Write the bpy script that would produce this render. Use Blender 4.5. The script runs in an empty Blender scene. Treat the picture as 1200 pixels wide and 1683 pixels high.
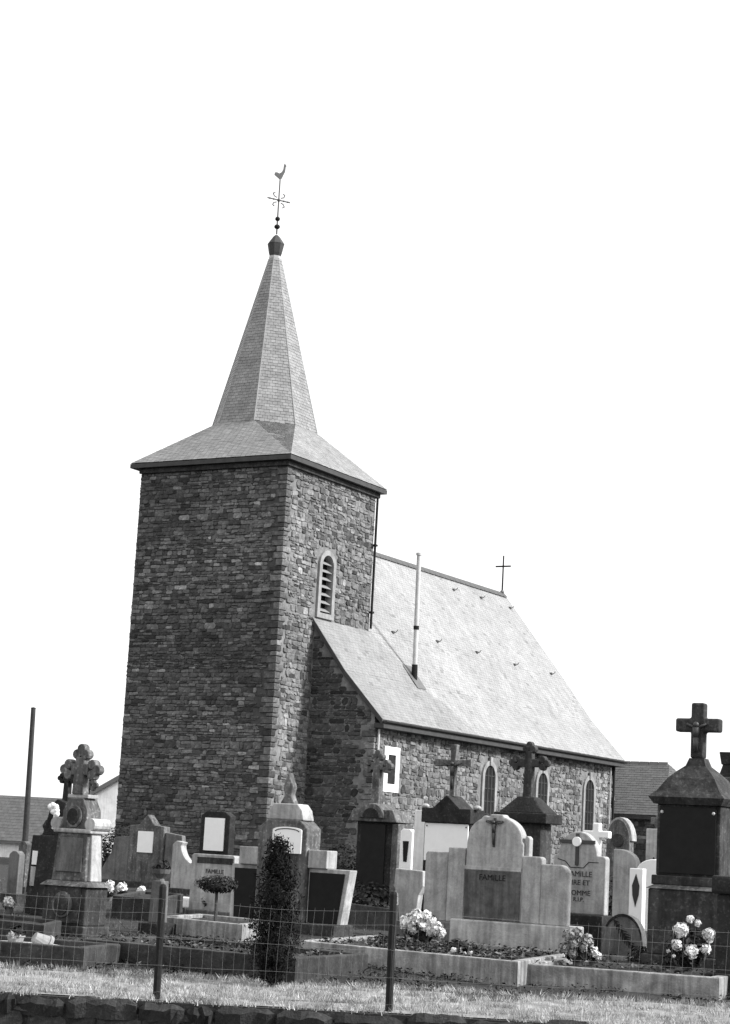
import bpy, math, random
from mathutils import Vector, Matrix, noise
random.seed(7)
sc = bpy.context.scene
col = sc.collection

# ------------------------------------------------------------------ camera
F_PX, PITCH, ROLL, YAW = 3199.38, 0.17090, 0.05466, 1.04360     # focal length in photo pixels, angles
CAM = Vector((0, 0, 1.5))
_f = Vector((0, math.cos(PITCH), math.sin(PITCH)))
_u0 = Vector((0, -math.sin(PITCH), math.cos(PITCH)))
_x0 = Vector((1, 0, 0))
_x = _x0 * math.cos(ROLL) + _u0 * math.sin(ROLL)
_u = -_x0 * math.sin(ROLL) + _u0 * math.cos(ROLL)
cam = bpy.data.cameras.new('camera')
cam.sensor_fit = 'VERTICAL'; cam.sensor_height = 36.0; cam.lens = F_PX / 1683.0 * 36.0
cam.clip_start = 0.1; cam.clip_end = 5000
camo = bpy.data.objects.new('camera', cam); col.objects.link(camo)
m = Matrix((( _x.x, _u.x, -_f.x, CAM.x), (_x.y, _u.y, -_f.y, CAM.y), (_x.z, _u.z, -_f.z, CAM.z), (0, 0, 0, 1)))
camo.matrix_world = m
sc.camera = camo

# ------------------------------------------------------------------ sky and sun
SUN_AZ, SUN_EL = math.radians(-12), math.radians(36)      # azimuth counted from +X (picture right) towards +Y
w = bpy.data.worlds.new('World'); sc.world = w; w.use_nodes = True
nt = w.node_tree; nt.nodes.clear()
sky = nt.nodes.new('ShaderNodeTexSky'); sky.sky_type = 'NISHITA'; sky.sun_disc = False
sky.sun_elevation = SUN_EL; sky.sun_rotation = math.pi / 2 - SUN_AZ
sky.air_density = 1.0; sky.dust_density = 4.0; sky.ozone_density = 1.0
bw = nt.nodes.new('ShaderNodeRGBToBW')
veil = nt.nodes.new('ShaderNodeMix'); veil.data_type = 'FLOAT'     # thin even cloud cover over the clear sky
veil.inputs[0].default_value = 0.75; veil.inputs[3].default_value = 13.0
bg = nt.nodes.new('ShaderNodeBackground'); bg.inputs[1].default_value = 0.10
out = nt.nodes.new('ShaderNodeOutputWorld')
nt.links.new(sky.outputs[0], bw.inputs[0]); nt.links.new(bw.outputs[0], veil.inputs[2])
nt.links.new(veil.outputs[0], bg.inputs[0]); nt.links.new(bg.outputs[0], out.inputs[0])
sl = bpy.data.lights.new('sun', 'SUN'); sl.energy = 5.0; sl.angle = math.radians(9); sl.color = (1, 1, 1)
so = bpy.data.objects.new('sun', sl); col.objects.link(so)
sdir = Vector((math.cos(SUN_EL) * math.cos(SUN_AZ), math.cos(SUN_EL) * math.sin(SUN_AZ), math.sin(SUN_EL)))
so.rotation_euler = sdir.to_track_quat('Z', 'Y').to_euler(); so.location = (60, 20, 60)
sc.view_settings.view_transform = 'Standard'; sc.view_settings.look = 'None'
sc.view_settings.gamma = 1.0; sc.view_settings.exposure = 0.3; sc.view_settings.use_curve_mapping = False
sc.render.filter_size = 2.3

# ------------------------------------------------------------------ helpers: pixels, ground
EX = Vector((math.cos(YAW), math.sin(YAW), 0)); EY = Vector((-math.sin(YAW), math.cos(YAW), 0))
GROT = YAW - math.pi / 2                                  # graves line up with the church
def ray(px, py): return _f + _x * ((px - 600) / F_PX) - _u * ((py - 841.5) / F_PX)
def gz(y):                                                # churchyard height, rising gently to the church
    pts = [(-100, 0), (20, 0), (25, .14), (45, .42), (70, .45), (85, .3), (130, -2.0), (5000, -2.0)]
    for (a, za), (b, zb) in zip(pts, pts[1:]):
        if y <= b: return za + (zb - za) * (y - a) / (b - a)
    return -2.0
def at_z(px, py, z):
    d = ray(px, py); t = (z - CAM.z) / d.z; return CAM + d * t
def on_ground(px, py, lift=0.0):
    z = lift
    for _ in range(40):
        p = at_z(px, py, z); z = gz(p.y) + lift
    return p
def at_depth(px, dist, lift=0.0):                         # ground point in pixel column px at a given distance
    z = gz(dist) + lift; x = 0.0
    for _ in range(30):
        v = Vector((x, dist, z)) - CAM; e = 600 + F_PX * v.dot(_x) / v.dot(_f) - px; x -= e * dist / F_PX
    return Vector((x, dist, z))

# ------------------------------------------------------------------ materials (the photograph is black and white)
def mat_new(name):
    mt = bpy.data.materials.new(name); mt.use_nodes = True
    n = mt.node_tree; b = n.nodes['Principled BSDF']
    return mt, n, b
def mat(name, base, var=0.25, scale=6.0, rough=0.85, bump=0.25, tint=False, spec=0.3, streak=0.0, metal=0.0, spots=0.0, stain=0.0):
    mt, n, b = mat_new(name); L = n.links.new
    tc = n.nodes.new('ShaderNodeTexCoord')
    n1 = n.nodes.new('ShaderNodeTexNoise'); n1.inputs['Scale'].default_value = scale; n1.inputs['Detail'].default_value = 8; n1.inputs['Roughness'].default_value = .65
    L(tc.outputs['Object'], n1.inputs['Vector'])
    mr = n.nodes.new('ShaderNodeMapRange'); mr.inputs[1].default_value = .28; mr.inputs[2].default_value = .72
    mr.inputs[3].default_value = base * (1 - var); mr.inputs[4].default_value = base * (1 + var)
    L(n1.outputs[0], mr.inputs[0]); val = mr.outputs[0]
    def mul(a, bb):
        k = n.nodes.new('ShaderNodeMath'); k.operation = 'MULTIPLY'; L(a, k.inputs[0]); L(bb, k.inputs[1]); return k.outputs[0]
    if stain:
        n5 = n.nodes.new('ShaderNodeTexNoise'); n5.inputs['Scale'].default_value = 2.3; n5.inputs['Detail'].default_value = 9; n5.inputs['Roughness'].default_value = .72; n5.inputs['Distortion'].default_value = .6
        oi = n.nodes.new('ShaderNodeObjectInfo'); va = n.nodes.new('ShaderNodeVectorMath'); va.operation = 'ADD'; L(tc.outputs['Object'], va.inputs[0]); L(oi.outputs['Location'], va.inputs[1]); L(va.outputs[0], n5.inputs['Vector'])
        m5 = n.nodes.new('ShaderNodeMapRange'); m5.inputs[1].default_value = .36; m5.inputs[2].default_value = .60
        m5.inputs[3].default_value = 1 - stain; m5.inputs[4].default_value = 1.1; L(n5.outputs[0], m5.inputs[0]); val = mul(val, m5.outputs[0])
    if streak:
        mp = n.nodes.new('ShaderNodeMapping'); mp.inputs['Scale'].default_value = (9, 9, .9); L(tc.outputs['Object'], mp.inputs[0])
        n2 = n.nodes.new('ShaderNodeTexNoise'); n2.inputs['Scale'].default_value = 1.6; n2.inputs['Detail'].default_value = 6; L(mp.outputs[0], n2.inputs['Vector'])
        m2 = n.nodes.new('ShaderNodeMapRange'); m2.inputs[1].default_value = .35; m2.inputs[2].default_value = .62
        m2.inputs[3].default_value = 1 - streak; m2.inputs[4].default_value = 1.05; L(n2.outputs[0], m2.inputs[0]); val = mul(val, m2.outputs[0])
    if spots:
        vo = n.nodes.new('ShaderNodeTexNoise'); vo.inputs['Scale'].default_value = scale * 4.5; vo.inputs['Detail'].default_value = 3; L(tc.outputs['Object'], vo.inputs['Vector'])
        m3 = n.nodes.new('ShaderNodeMapRange'); m3.inputs[1].default_value = .56; m3.inputs[2].default_value = .68
        m3.inputs[3].default_value = 1; m3.inputs[4].default_value = 1 + spots; L(vo.outputs[0], m3.inputs[0]); val = mul(val, m3.outputs[0])
    if tint:
        at = n.nodes.new('ShaderNodeAttribute'); at.attribute_name = 'tint'; val = mul(val, at.outputs['Fac'])
    L(val, b.inputs['Base Color']); b.inputs['Roughness'].default_value = rough
    b.inputs['Specular IOR Level'].default_value = spec; b.inputs['Metallic'].default_value = metal
    if bump:
        n4 = n.nodes.new('ShaderNodeTexNoise'); n4.inputs['Scale'].default_value = scale * 5; n4.inputs['Detail'].default_value = 6; L(tc.outputs['Object'], n4.inputs['Vector'])
        bp = n.nodes.new('ShaderNodeBump'); bp.inputs['Strength'].default_value = bump; bp.inputs['Distance'].default_value = .02
        L(n4.outputs[0], bp.inputs['Height']); L(bp.outputs[0], b.inputs['Normal'])
    return mt
MT = dict(
    rubble=mat('rubble_stone', .092, .55, 8, .92, .7, tint=True, spots=.5),
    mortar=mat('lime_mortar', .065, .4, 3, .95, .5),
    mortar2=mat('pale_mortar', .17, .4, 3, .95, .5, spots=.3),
    wire=mat('dull_wire', .22, .2, 5, .6, 0),
    slate=mat('slate', .265, .14, 2.2, .55, .15, tint=True, spec=.45, stain=0.12),
    deck=mat('roof_deck', .12, .2, 3, .8, .1),
    trim=mat('dressed_stone', .27, .18, 4, .8, .2, streak=.15, stain=0.25),
    fascia=mat('dark_eaves_board', .05, .3, 4, .7, .2),
    lead=mat('lead', .10, .25, 5, .5, .1, spec=.5),
    iron=mat('painted_iron', .02, .3, 14, .8, .15, spec=.1),
    zinc=mat('zinc_pipe', .50, .2, 5, .45, .1, spec=.5),
    wood=mat('louvre_wood', .22, .25, 6, .75, .2),
    glass=mat('old_glass', .02, .5, 3, .5, .05, spec=.12),
    white=mat('white_marble', .84, .06, 8, .4, .03, spec=.5),
    enamel=mat('enamel_white', .88, .04, 8, .25, 0, spec=.5),
    granite=mat('light_granite', .37, .16, 30, .7, .2, streak=.28, spots=.3, stain=0.3),
    granite2=mat('mid_granite', .14, .2, 24, .75, .2, streak=.3, spots=.3, stain=0.4),
    pale=mat('pale_limestone', .42, .18, 9, .85, .25, streak=.3, stain=0.4),
    grey=mat('grey_limestone', .135, .4, 5, .9, .5, streak=.45, spots=1.0, stain=0.5),
    dark=mat('dark_bluestone', .045, .5, 5, .85, .5, streak=.4, spots=1.1, stain=0.5),
    black=mat('black_polished', .012, .25, 8, .4, .02, spec=.12),
    soot=mat('darkened_stone', .022, .5, 6, .9, .5, spots=1.3, stain=0.5),
    kerb=mat('concrete_kerb', .32, .25, 9, .9, .35, streak=.45, spots=.2, stain=0.45),
    kerb2=mat('mossy_kerb', .045, .45, 6, .95, .5, spots=.5, stain=0.55),
    soil=mat('soil', .026, .5, 7, 1, .8, spots=1.6, stain=0.5),
    gravel=mat('white_gravel', .5, .4, 30, .95, .8),
    leaf=mat('dark_leaf', .022, .5, 5, .7, 0, tint=True, spec=.05),
    petal=mat('white_petal', .82, .08, 20, .8, 0, tint=True),
    petal2=mat('faded_petal', .30, .3, 20, .8, 0, tint=True),
    verge=mat('dead_grass_mat', .20, .55, 3.5, .95, .9, tint=False, spots=.5),
    straw=mat('dry_grass', .36, .3, 3, .9, 0, tint=True),
    pot=mat('plant_pot', .12, .3, 8, .8, .2),
    clay=mat('clay_pot', .26, .3, 8, .8, .2),
    render_=mat('white_render', .75, .08, 2, .9, .1, streak=.1, stain=0.12),
    rooft=mat('grey_roof', .085, .2, 3, .75, .2, tint=True),
    pole=mat('creosoted_pole', .045, .35, 6, .85, .3),
    asphalt=mat('asphalt', .055, .3, 9, .95, .4),
    bronze=mat('dark_bronze', .035, .3, 9, .5, .1, spec=.5),
    ink=mat('lettering', .03, .1, 9, .6, 0),
    stained=mat('stained_granite', .11, .3, 14, .7, .15, streak=.4, stain=.5),
    vane=mat('glare_grey_iron', .11, .2, 8, .7, .1),  # lighter iron: glare of the bright sky put into the colour
    bark=mat('bark', .06, .4, 12, .95, .5),
)

# ------------------------------------------------------------------ mesh builder
class MB:
    def __init__(s): s.v = []; s.f = []; s.t = []
    def add(s, vs, fs, tint=1.0):
        o = len(s.v); s.v += [tuple(p) for p in vs]; s.f += [tuple(o + i for i in q) for q in fs]; s.t += [tint] * len(fs); return s
    def box(s, x0, x1, y0, y1, z0, z1, tint=1.0): return s.frus(x0, x1, y0, y1, z0, x0, x1, y0, y1, z1, tint)
    def frus(s, x0, x1, y0, y1, z0, a0, a1, b0, b1, z1, tint=1.0):
        vs = [(x0, y0, z0), (x1, y0, z0), (x1, y1, z0), (x0, y1, z0), (a0, b0, z1), (a1, b0, z1), (a1, b1, z1), (a0, b1, z1)]
        return s.add(vs, [(3, 2, 1, 0), (4, 5, 6, 7), (0, 1, 5, 4), (1, 2, 6, 5), (2, 3, 7, 6), (3, 0, 4, 7)], tint)
    def prism(s, poly, y0, y1, tint=1.0):            # poly in (x, z), counter-clockwise seen from -y
        n = len(poly); vs = [(x, y0, z) for x, z in poly] + [(x, y1, z) for x, z in poly]
        fs = [tuple(range(n)), tuple(range(2 * n - 1, n - 1, -1))] + [((i + 1) % n, i, n + i, n + (i + 1) % n) for i in range(n)]
        return s.add(vs, fs, tint)
    def xprism(s, poly, x0, x1, tint=1.0):           # poly in (y, z)
        n = len(poly); vs = [(x0, y, z) for y, z in poly] + [(x1, y, z) for y, z in poly]
        fs = [tuple(range(n - 1, -1, -1)), tuple(range(n, 2 * n))] + [(i, (i + 1) % n, n + (i + 1) % n, n + i) for i in range(n)]
        return s.add(vs, fs, tint)
    def lathe(s, prof, n=14, cx=0, cy=0, tint=1.0, ph=0.0):   # prof: (r, z)
        vs = []; fs = []
        for r, z in prof:
            for i in range(n):
                a = 2 * math.pi * i / n + ph; vs.append((cx + r * math.cos(a), cy + r * math.sin(a), z))
        for k in range(len(prof) - 1):
            for i in range(n):
                j = (i + 1) % n; fs.append((k * n + i, k * n + j, (k + 1) * n + j, (k + 1) * n + i))
        fs.append(tuple(range(n - 1, -1, -1))); fs.append(tuple(range((len(prof) - 1) * n, len(prof) * n)))
        return s.add(vs, fs, tint)
    def tube(s, a, b, r0, r1=None, n=8, tint=1.0):
        a = Vector(a); b = Vector(b); r1 = r0 if r1 is None else r1
        d = (b - a).normalized(); p = d.orthogonal().normalized(); q = d.cross(p); vs = []
        for c, r in ((a, r0), (b, r1)):
            for i in range(n):
                t = 2 * math.pi * i / n; vs.append(c + p * math.cos(t) * r + q * math.sin(t) * r)
        fs = [(i, (i + 1) % n, n + (i + 1) % n, n + i) for i in range(n)] + [tuple(range(n - 1, -1, -1)), tuple(range(n, 2 * n))]
        return s.add(vs, fs, tint)
    def ball(s, c, r, seg=10, rings=6, sz=1.0, tint=1.0, jit=0.0):
        vs = []; fs = []
        for k in range(rings + 1):
            th = math.pi * k / rings
            for i in range(seg):
                a = 2 * math.pi * i / seg; rr = r * (1 + random.uniform(-jit, jit))
                vs.append((c[0] + rr * math.sin(th) * math.cos(a), c[1] + rr * math.sin(th) * math.sin(a), c[2] + rr * sz * math.cos(th)))
        for k in range(rings):
            for i in range(seg):
                j = (i + 1) % seg; fs.append((k * seg + i, (k + 1) * seg + i, (k + 1) * seg + j, k * seg + j))
        return s.add(vs, fs, tint)
    def leaf(s, c, nrm, size, asp=1.6, tint=1.0):    # one small leaf-shaped quad
        nrm = Vector(nrm).normalized(); p = nrm.orthogonal().normalized(); p.rotate(Matrix.Rotation(random.uniform(0, 6.28), 3, nrm)); q = nrm.cross(p)
        c = Vector(c); a = size * asp * .5; b = size * .5
        return s.add([c - p * a, c + q * b * .9 + nrm * size * .12, c + p * a, c - q * b * .9 + nrm * size * .12], [(0, 3, 2, 1)], tint)
    def build(s, name, mt, parent=None, smooth=False, bevel=0.0, loc=None, rotz=None):
        me = bpy.data.meshes.new(name); me.from_pydata(s.v, [], s.f); me.update()
        at = me.attributes.new('tint', 'FLOAT', 'FACE'); at.data.foreach_set('value', s.t)
        me.materials.append(MT[mt])
        if smooth: me.polygons.foreach_set('use_smooth', [True] * len(me.polygons))
        o = bpy.data.objects.new(name, me); col.objects.link(o)
        if parent: o.parent = parent
        if loc is not None: o.location = loc
        if rotz is not None: o.rotation_euler.z = rotz
        if bevel:
            b = o.modifiers.new('soft_edges', 'BEVEL'); b.width = bevel; b.segments = 2; b.limit_method = 'ANGLE'; b.angle_limit = .6
        return o
def tag(o, label, cat, group=None, kind=None):
    if label: o['label'] = label
    if cat: o['category'] = cat
    if group: o['group'] = group
    if kind: o['kind'] = kind
    return o
def thing(name, label, cat, loc=(0, 0, 0), rotz=0.0, group=None):
    o = bpy.data.objects.new(name, None); col.objects.link(o); o.empty_display_size = .2
    o.location = loc; o.rotation_euler.z = rotz
    return tag(o, label, cat, group)
def struct(o): o['kind'] = 'structure'; return o
def arc(cx, cz, r, a0, a1, n=10, rz=None):
    rz = r if rz is None else rz
    return [(cx + r * math.cos(math.radians(a0 + (a1 - a0) * i / n)), cz + rz * math.sin(math.radians(a0 + (a1 - a0) * i / n))) for i in range(n + 1)]
def text(body, size, parent, loc, mt='ink', depth=.004, name='inscription', align='CENTER'):
    cu = bpy.data.curves.new(name, 'FONT'); cu.body = body; cu.size = size; cu.extrude = depth; cu.align_x = align; cu.resolution_u = 2
    o = bpy.data.objects.new(name, cu); col.objects.link(o)
    dg = bpy.context.evaluated_depsgraph_get(); me = bpy.data.meshes.new_from_object(o.evaluated_get(dg))
    bpy.data.objects.remove(o); me.materials.clear(); me.materials.append(MT[mt])
    o = bpy.data.objects.new(name, me); col.objects.link(o); o.parent = parent; o.location = loc; o.rotation_euler = (math.pi / 2, 0, 0)
    return o

# ------------------------------------------------------------------ ground, road
g = MB(); xs = [-400, -150, -60] + [-30 + 1.5 * i for i in range(41)] + [60, 150, 400]
ys = [18.72] + [19 + .5 * i for i in range(60)] + [50, 60, 70, 85, 100, 130, 200, 400, 1500]
for y in ys:
    for x in xs:
        nz = .03 * noise.noise(Vector((x * .8, y * .8, 0))) if 19 < y < 60 and abs(x) < 31 else 0
        g.v.append((x, y, gz(y) + nz))
nx = len(xs)
for j in range(len(ys) - 1):
    for i in range(nx - 1): g.f.append((j * nx + i, j * nx + i + 1, (j + 1) * nx + i + 1, (j + 1) * nx + i)); g.t.append(1)
struct(g.build('churchyard_ground', 'soil', smooth=True))
MT['soil'].node_tree.nodes  # plain soil, grass blades are separate geometry
r_ = MB(); ry = [-400, -20, 0, 8, 14, 18.4]; rz = [-.15, -.15, -.15, -.35, -.6, -.6]
for y, z in zip(ry, rz): r_.v += [(-400, y, z), (400, y, z)]
for i in range(len(ry) - 1): r_.f.append((2 * i, 2 * i + 1, 2 * i + 3, 2 * i + 2)); r_.t.append(1)
struct(r_.build('road', 'asphalt', smooth=True))

# ------------------------------------------------------------------ church
CO = Vector((-2.42496, 58.0, 0))
church = thing('church', 'rubble stone village church with square west tower, slate spire and steep slate nave roof', 'church', CO, YAW)
TL = 5.46; TH = 13.0                                       # tower side and wall height
XA, XE, YS, YN = 2.04, 20.78, -2.35, 5.25                   # nave west end, east end, south and north walls
YR, ZR = 2.73, 11.82                                       # ridge
PROF = [(-2.66, 5.33), (-1.25, 6.80), (0.0, 8.42), (YR, ZR)]  # south roof slope with its bell-cast foot
def roof_z(y):
    y = min(y, 2 * YR - y)
    for (a, za), (b, zb) in zip(PROF, PROF[1:]):
        if y <= b: return za + (zb - za) * (y - a) / (b - a)
    return ZR
# openings as (u0, u1, z0, z1) on their wall; rounded heads handled by the surround
LOUV = (2.27, 2.95, 8.62, 10.45)
NAVEW = [(c - .40, c + .40, 2.2, 4.45) for c in (9.93, 14.15, 18.32)]
RECTW = (2.92, 3.40, 3.46, 4.34)
def panel(mb, P, u0, u1, z0, z1, holes):                   # wall sheet with rectangular holes; P maps (u, z) to a point
    us = sorted({u0, u1} | {h[0] for h in holes} | {h[1] for h in holes}); zs = sorted({z0, z1} | {h[2] for h in holes} | {h[3] for h in holes})
    for a, b in zip(us, us[1:]):
        for c, d in zip(zs, zs[1:]):
            if any(h[0] <= (a + b) / 2 <= h[1] and h[2] <= (c + d) / 2 <= h[3] for h in holes): continue
            mb.add([P(a, c), P(b, c), P(b, d), P(a, d)], [(0, 1, 2, 3)])
tw = MB()
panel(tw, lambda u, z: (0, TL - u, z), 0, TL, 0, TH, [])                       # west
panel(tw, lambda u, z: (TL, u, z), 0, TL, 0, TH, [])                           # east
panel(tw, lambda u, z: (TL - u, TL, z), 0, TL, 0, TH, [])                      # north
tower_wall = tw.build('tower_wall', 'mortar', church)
ts_ = MB(); panel(ts_, lambda u, z: (u, 0, z), 0, TL, 0, TH, [LOUV]); ts_.build('south_wall', 'mortar2', church)    # paler mortar: sunlight on this face put into its colour
nw = MB()
panel(nw, lambda u, z: (u, YS, z), XA, XE, 0, 5.5, NAVEW + [RECTW])
panel(nw, lambda u, z: (XE + TL - u, YN, z), TL, XE, 0, 8.6, [])
prof_w = [(YS, 0), (0, 0), (0, 8.36), (-1.25, 6.74), (YS, 5.5)]
nw.add([(XA, y, z) for y, z in prof_w], [(4, 3, 2, 1, 0)])
ge = [(YS, 0), (YN, 0), (YN, 8.6), (YR, 11.74), (-1.25, 6.74), (YS, 5.5)]
nw.add([(XE, y, z) for y, z in ge], [tuple(range(6))])
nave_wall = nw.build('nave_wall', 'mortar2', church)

# rubble stones: every stone is real geometry
STONES = []                                                # (area, wall part, verts, faces, tint)
def stone_tint(bright=0.0):
    r = random.random()
    t = random.gauss(1.0, .36)
    if r < .08 + bright: t = random.uniform(1.4, 2.2)
    elif r < .10 + bright: t = random.uniform(2.0, 3.3)
    return max(.4, t)
def rubble(wall, P, n, u0, u1, z0, z1, holes=(), top=None, hmin=.07, hmax=.19, wmin=.14, wmax=.55, vis=1.0, bright=0.0, jit=.012, skip=None, dim=1.0):
    n = Vector(n); z = z0
    while z < z1 - .03:
        h = random.uniform(hmin, hmax)
        if random.random() < .14: h *= 1.6
        h = min(h, z1 - z)
        u = u0 - random.uniform(0, .1); first = True
        while u < u1 - .02:
            wd = min(random.uniform(wmin, wmax) * (1.0 if h > .1 else .8), 4.2 * h)
            a, b = max(u, u0), min(u + wd, u1); u += wd
            if u1 - b < .08: b = u1; u = u1 + 1
            if b - a < .05: continue
            rows = [(z, z + h)]
            if h > .15 and random.random() < .3: k = z + h * random.uniform(.4, .6); rows = [(z, k), (k, z + h)]
            for c, d in rows:
                mu, mz = (a + b) / 2, (c + d) / 2
                if any(hh[0] - .0 < b and a < hh[1] + .0 and hh[2] < d and c < hh[3] for hh in holes): continue
                if top and max(top(a), top(b)) and min(top(a), top(b)) < d: continue
                if skip and skip(a, b, c, d): continue
                gp = .006; dep = random.uniform(.012, .045); J = lambda k=jit: random.uniform(-k, k)
                q = [(a + gp + J(), c + gp + J()), (b - gp + J(), c + gp + J()), (b - gp + J(), d - gp + J()), (a + gp + J(), d - gp + J())]
                hh_ = d - c; oc = []                                  # cut corners: an eight-sided, hand-broken outline
                for k in range(4):
                    p_, n0, n1 = Vector(q[k]), Vector(q[k - 1]), Vector(q[(k + 1) % 4])
                    for tgt in (n0, n1):
                        e_ = tgt - p_; oc.append(p_ + e_ * min(.4, random.uniform(.06, .42) * hh_ / max(e_.length, .01)))
                ctr = sum(oc, Vector((0, 0))) / 8; ins = min(.3, .016 / hh_ + .06)
                fr = [p_.lerp(ctr, ins) for p_ in oc]
                tl = J(.010); tu = J(.010)
                vs = [Vector(P(*k)) - n * .012 for k in oc] + [Vector(P(*k)) + n * (dep * .55) for k in oc] + [Vector(P(*k)) + n * (dep + tl * (k.x - ctr.x) / max(.05, b - a) * 2 + tu * (k.y - ctr.y) / hh_ * 2) for k in fr]
                fs = [(k, (k + 1) % 8, 8 + (k + 1) % 8, 8 + k) for k in range(8)] + [(8 + k, 8 + (k + 1) % 8, 16 + (k + 1) % 8, 16 + k) for k in range(8)] + [tuple(range(16, 24))]
                wc = sum(vs, Vector()) / len(vs); blotch = 1 + .45 * noise.noise(wc * .33 + Vector((7, 1, 4))) + .25 * noise.noise(wc * 1.1)
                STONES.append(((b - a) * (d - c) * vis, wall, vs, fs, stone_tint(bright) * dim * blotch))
        z += h
def quoins(wall, cx, cy, sx, sy, z0, z1, bright=.15):     # corner blocks, long and short in turn; sx, sy point along the two walls
    z = z0; k = 0
    while z < z1 - .05:
        h = min(random.uniform(.11, .24), z1 - z); a, b = (random.uniform(.26, .42), random.uniform(.16, .24)) if k % 2 else (random.uniform(.16, .24), random.uniform(.26, .42))
        pr = random.uniform(.03, .06); xa, xb = sorted((cx - sx * pr, cx + sx * a)); ya, yb = sorted((cy - sy * pr, cy + sy * b)); gp = .01; c = .015
        mb = MB().frus(xa + c, xb - c, ya + c, yb - c, z + gp, xa, xb, ya, yb, z + gp + c)
        mb = MB(); ring = lambda i, zz: [(xa + i, ya + i, zz), (xb - i, ya + i, zz), (xb - i, yb - i, zz), (xa + i, yb - i, zz)]
        vs = ring(c, z + gp) + ring(0, z + gp + c) + ring(0, z + h - gp - c) + ring(c, z + h - gp)
        fs = [(3, 2, 1, 0), (12, 13, 14, 15)] + [(4 * k2 + i, 4 * k2 + (i + 1) % 4, 4 * k2 + 4 + (i + 1) % 4, 4 * k2 + 4 + i) for k2 in range(3) for i in range(4)]
        t = stone_tint(bright if z < 5 else 0) * 1.0
        STONES.append((max(a, b) * h, wall, [Vector(v) for v in vs], fs, t))
        QU.append((cx, cy, z, z + h, a, b)); z += h; k += 1
QU = []
quoins(tower_wall, 0, 0, 1, 1, .2, 12.75, .12); qsw = list(QU); QU.clear()
qnw = list(QU); QU.clear()
qse = list(QU); QU.clear()
def qskip(qs, idx, at0, L=TL):
    def f(a, b, c, d):
        for q in qs:
            if q[2] < d - .02 and c < q[3] - .02:
                ln = q[idx]
                if (at0 and a < ln - .02) or (not at0 and b > L - ln + .02): return True
        return False
    return f
def both(*fs): return lambda *k: any(f(*k) for f in fs)
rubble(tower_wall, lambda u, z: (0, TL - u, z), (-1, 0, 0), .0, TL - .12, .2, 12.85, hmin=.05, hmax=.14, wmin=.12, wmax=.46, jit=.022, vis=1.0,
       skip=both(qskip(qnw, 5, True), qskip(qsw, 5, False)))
LH = (LOUV[0] - .17, LOUV[1] + .17, LOUV[2] - .2, LOUV[3] + .16)
rubble(tower_wall, lambda u, z: (u, 0, z), (0, -1, 0), .12, XA - .01, .2, 8.4, hmin=.08, hmax=.2, wmin=.12, wmax=.36, vis=.7, bright=.46, jit=.028, skip=qskip(qsw, 4, True))  # south stones, lower and upper, tinted paler to carry sunlight in their colour
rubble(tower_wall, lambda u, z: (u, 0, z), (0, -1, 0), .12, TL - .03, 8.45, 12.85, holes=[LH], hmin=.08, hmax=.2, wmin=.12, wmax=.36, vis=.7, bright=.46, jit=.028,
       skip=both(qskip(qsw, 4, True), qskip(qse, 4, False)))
quoins(nave_wall, XA, YS, 1, 1, .2, 5.2, .3); qn = list(QU); QU.clear()
rubble(nave_wall, lambda u, z: (XA, -u, z), (-1, 0, 0), .05, -YS - .12, .2, 8.3, top=lambda u: roof_z(-u) - .08, hmin=.07, hmax=.18, vis=1.0, bright=-.04, dim=.62, skip=qskip(qn, 5, False, -YS))  # stones darkened: shade of the tower corner painted into their tint
NH = [(a - .17, b + .17, c - .15, d + .17) for a, b, c, d in NAVEW] + [(RECTW[0] - .24, RECTW[1] + .24, RECTW[2] - .24, RECTW[3] + .24)]
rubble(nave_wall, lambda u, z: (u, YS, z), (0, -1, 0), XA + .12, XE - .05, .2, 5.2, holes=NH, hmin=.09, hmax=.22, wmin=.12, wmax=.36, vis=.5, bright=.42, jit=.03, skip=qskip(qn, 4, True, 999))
STONES.sort(key=lambda s: -s[0] * (1.0 if min(v.z for v in s[2]) > 1.6 else .3))
rest = {tower_wall: MB(), nave_wall: MB()}
for i, (ar, wall, vs, fs, t) in enumerate(STONES):
    if i < 300:
        c = sum(vs, Vector()) / len(vs)
        MB().add([v - c for v in vs], fs, t).build('stone', 'rubble', wall, loc=c)
    else: rest[wall].add(vs, fs, t)
for wall, mb in rest.items():
    o = mb.build('rubble_stones', 'rubble', wall); o['kind'] = 'stuff'

# dressed surrounds, louvres, windows
def arch_pts(x0, x1, z0, z1, grow=0.0, n=12):             # closed outline, counter-clockwise, round head
    r = (x1 - x0) / 2; cx = (x0 + x1) / 2; zs = z1 - r
    return [(x0 - grow, z0 - grow), (x1 + grow, z0 - grow)] + arc(cx, zs, r + grow, 0, 180, n)
def ring_prism(mb, outer, inner, y0, y1, yin):            # surround: front ring at y0, outer side back to y1, inner reveal back to yin
    n = len(outer)
    vs = [(x, y0, z) for x, z in outer] + [(x, y0, z) for x, z in inner] + [(x, y1, z) for x, z in outer] + [(x, yin, z) for x, z in inner]
    fs = []
    for i in range(n):
        j = (i + 1) % n
        fs += [(i, j, n + j, n + i), (j, i, 2 * n + i, 2 * n + j), (n + i, n + j, 3 * n + j, 3 * n + i)]
    mb.add(vs, fs)
lw = thing('louvred_window', None, None); lw.parent = church
sm = MB(); ring_prism(sm, arch_pts(*LOUV, .16), arch_pts(*LOUV), -.075, .02, .18); sm.build('stone_surround', 'trim', lw)
zz = LOUV[2] + .06
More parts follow.
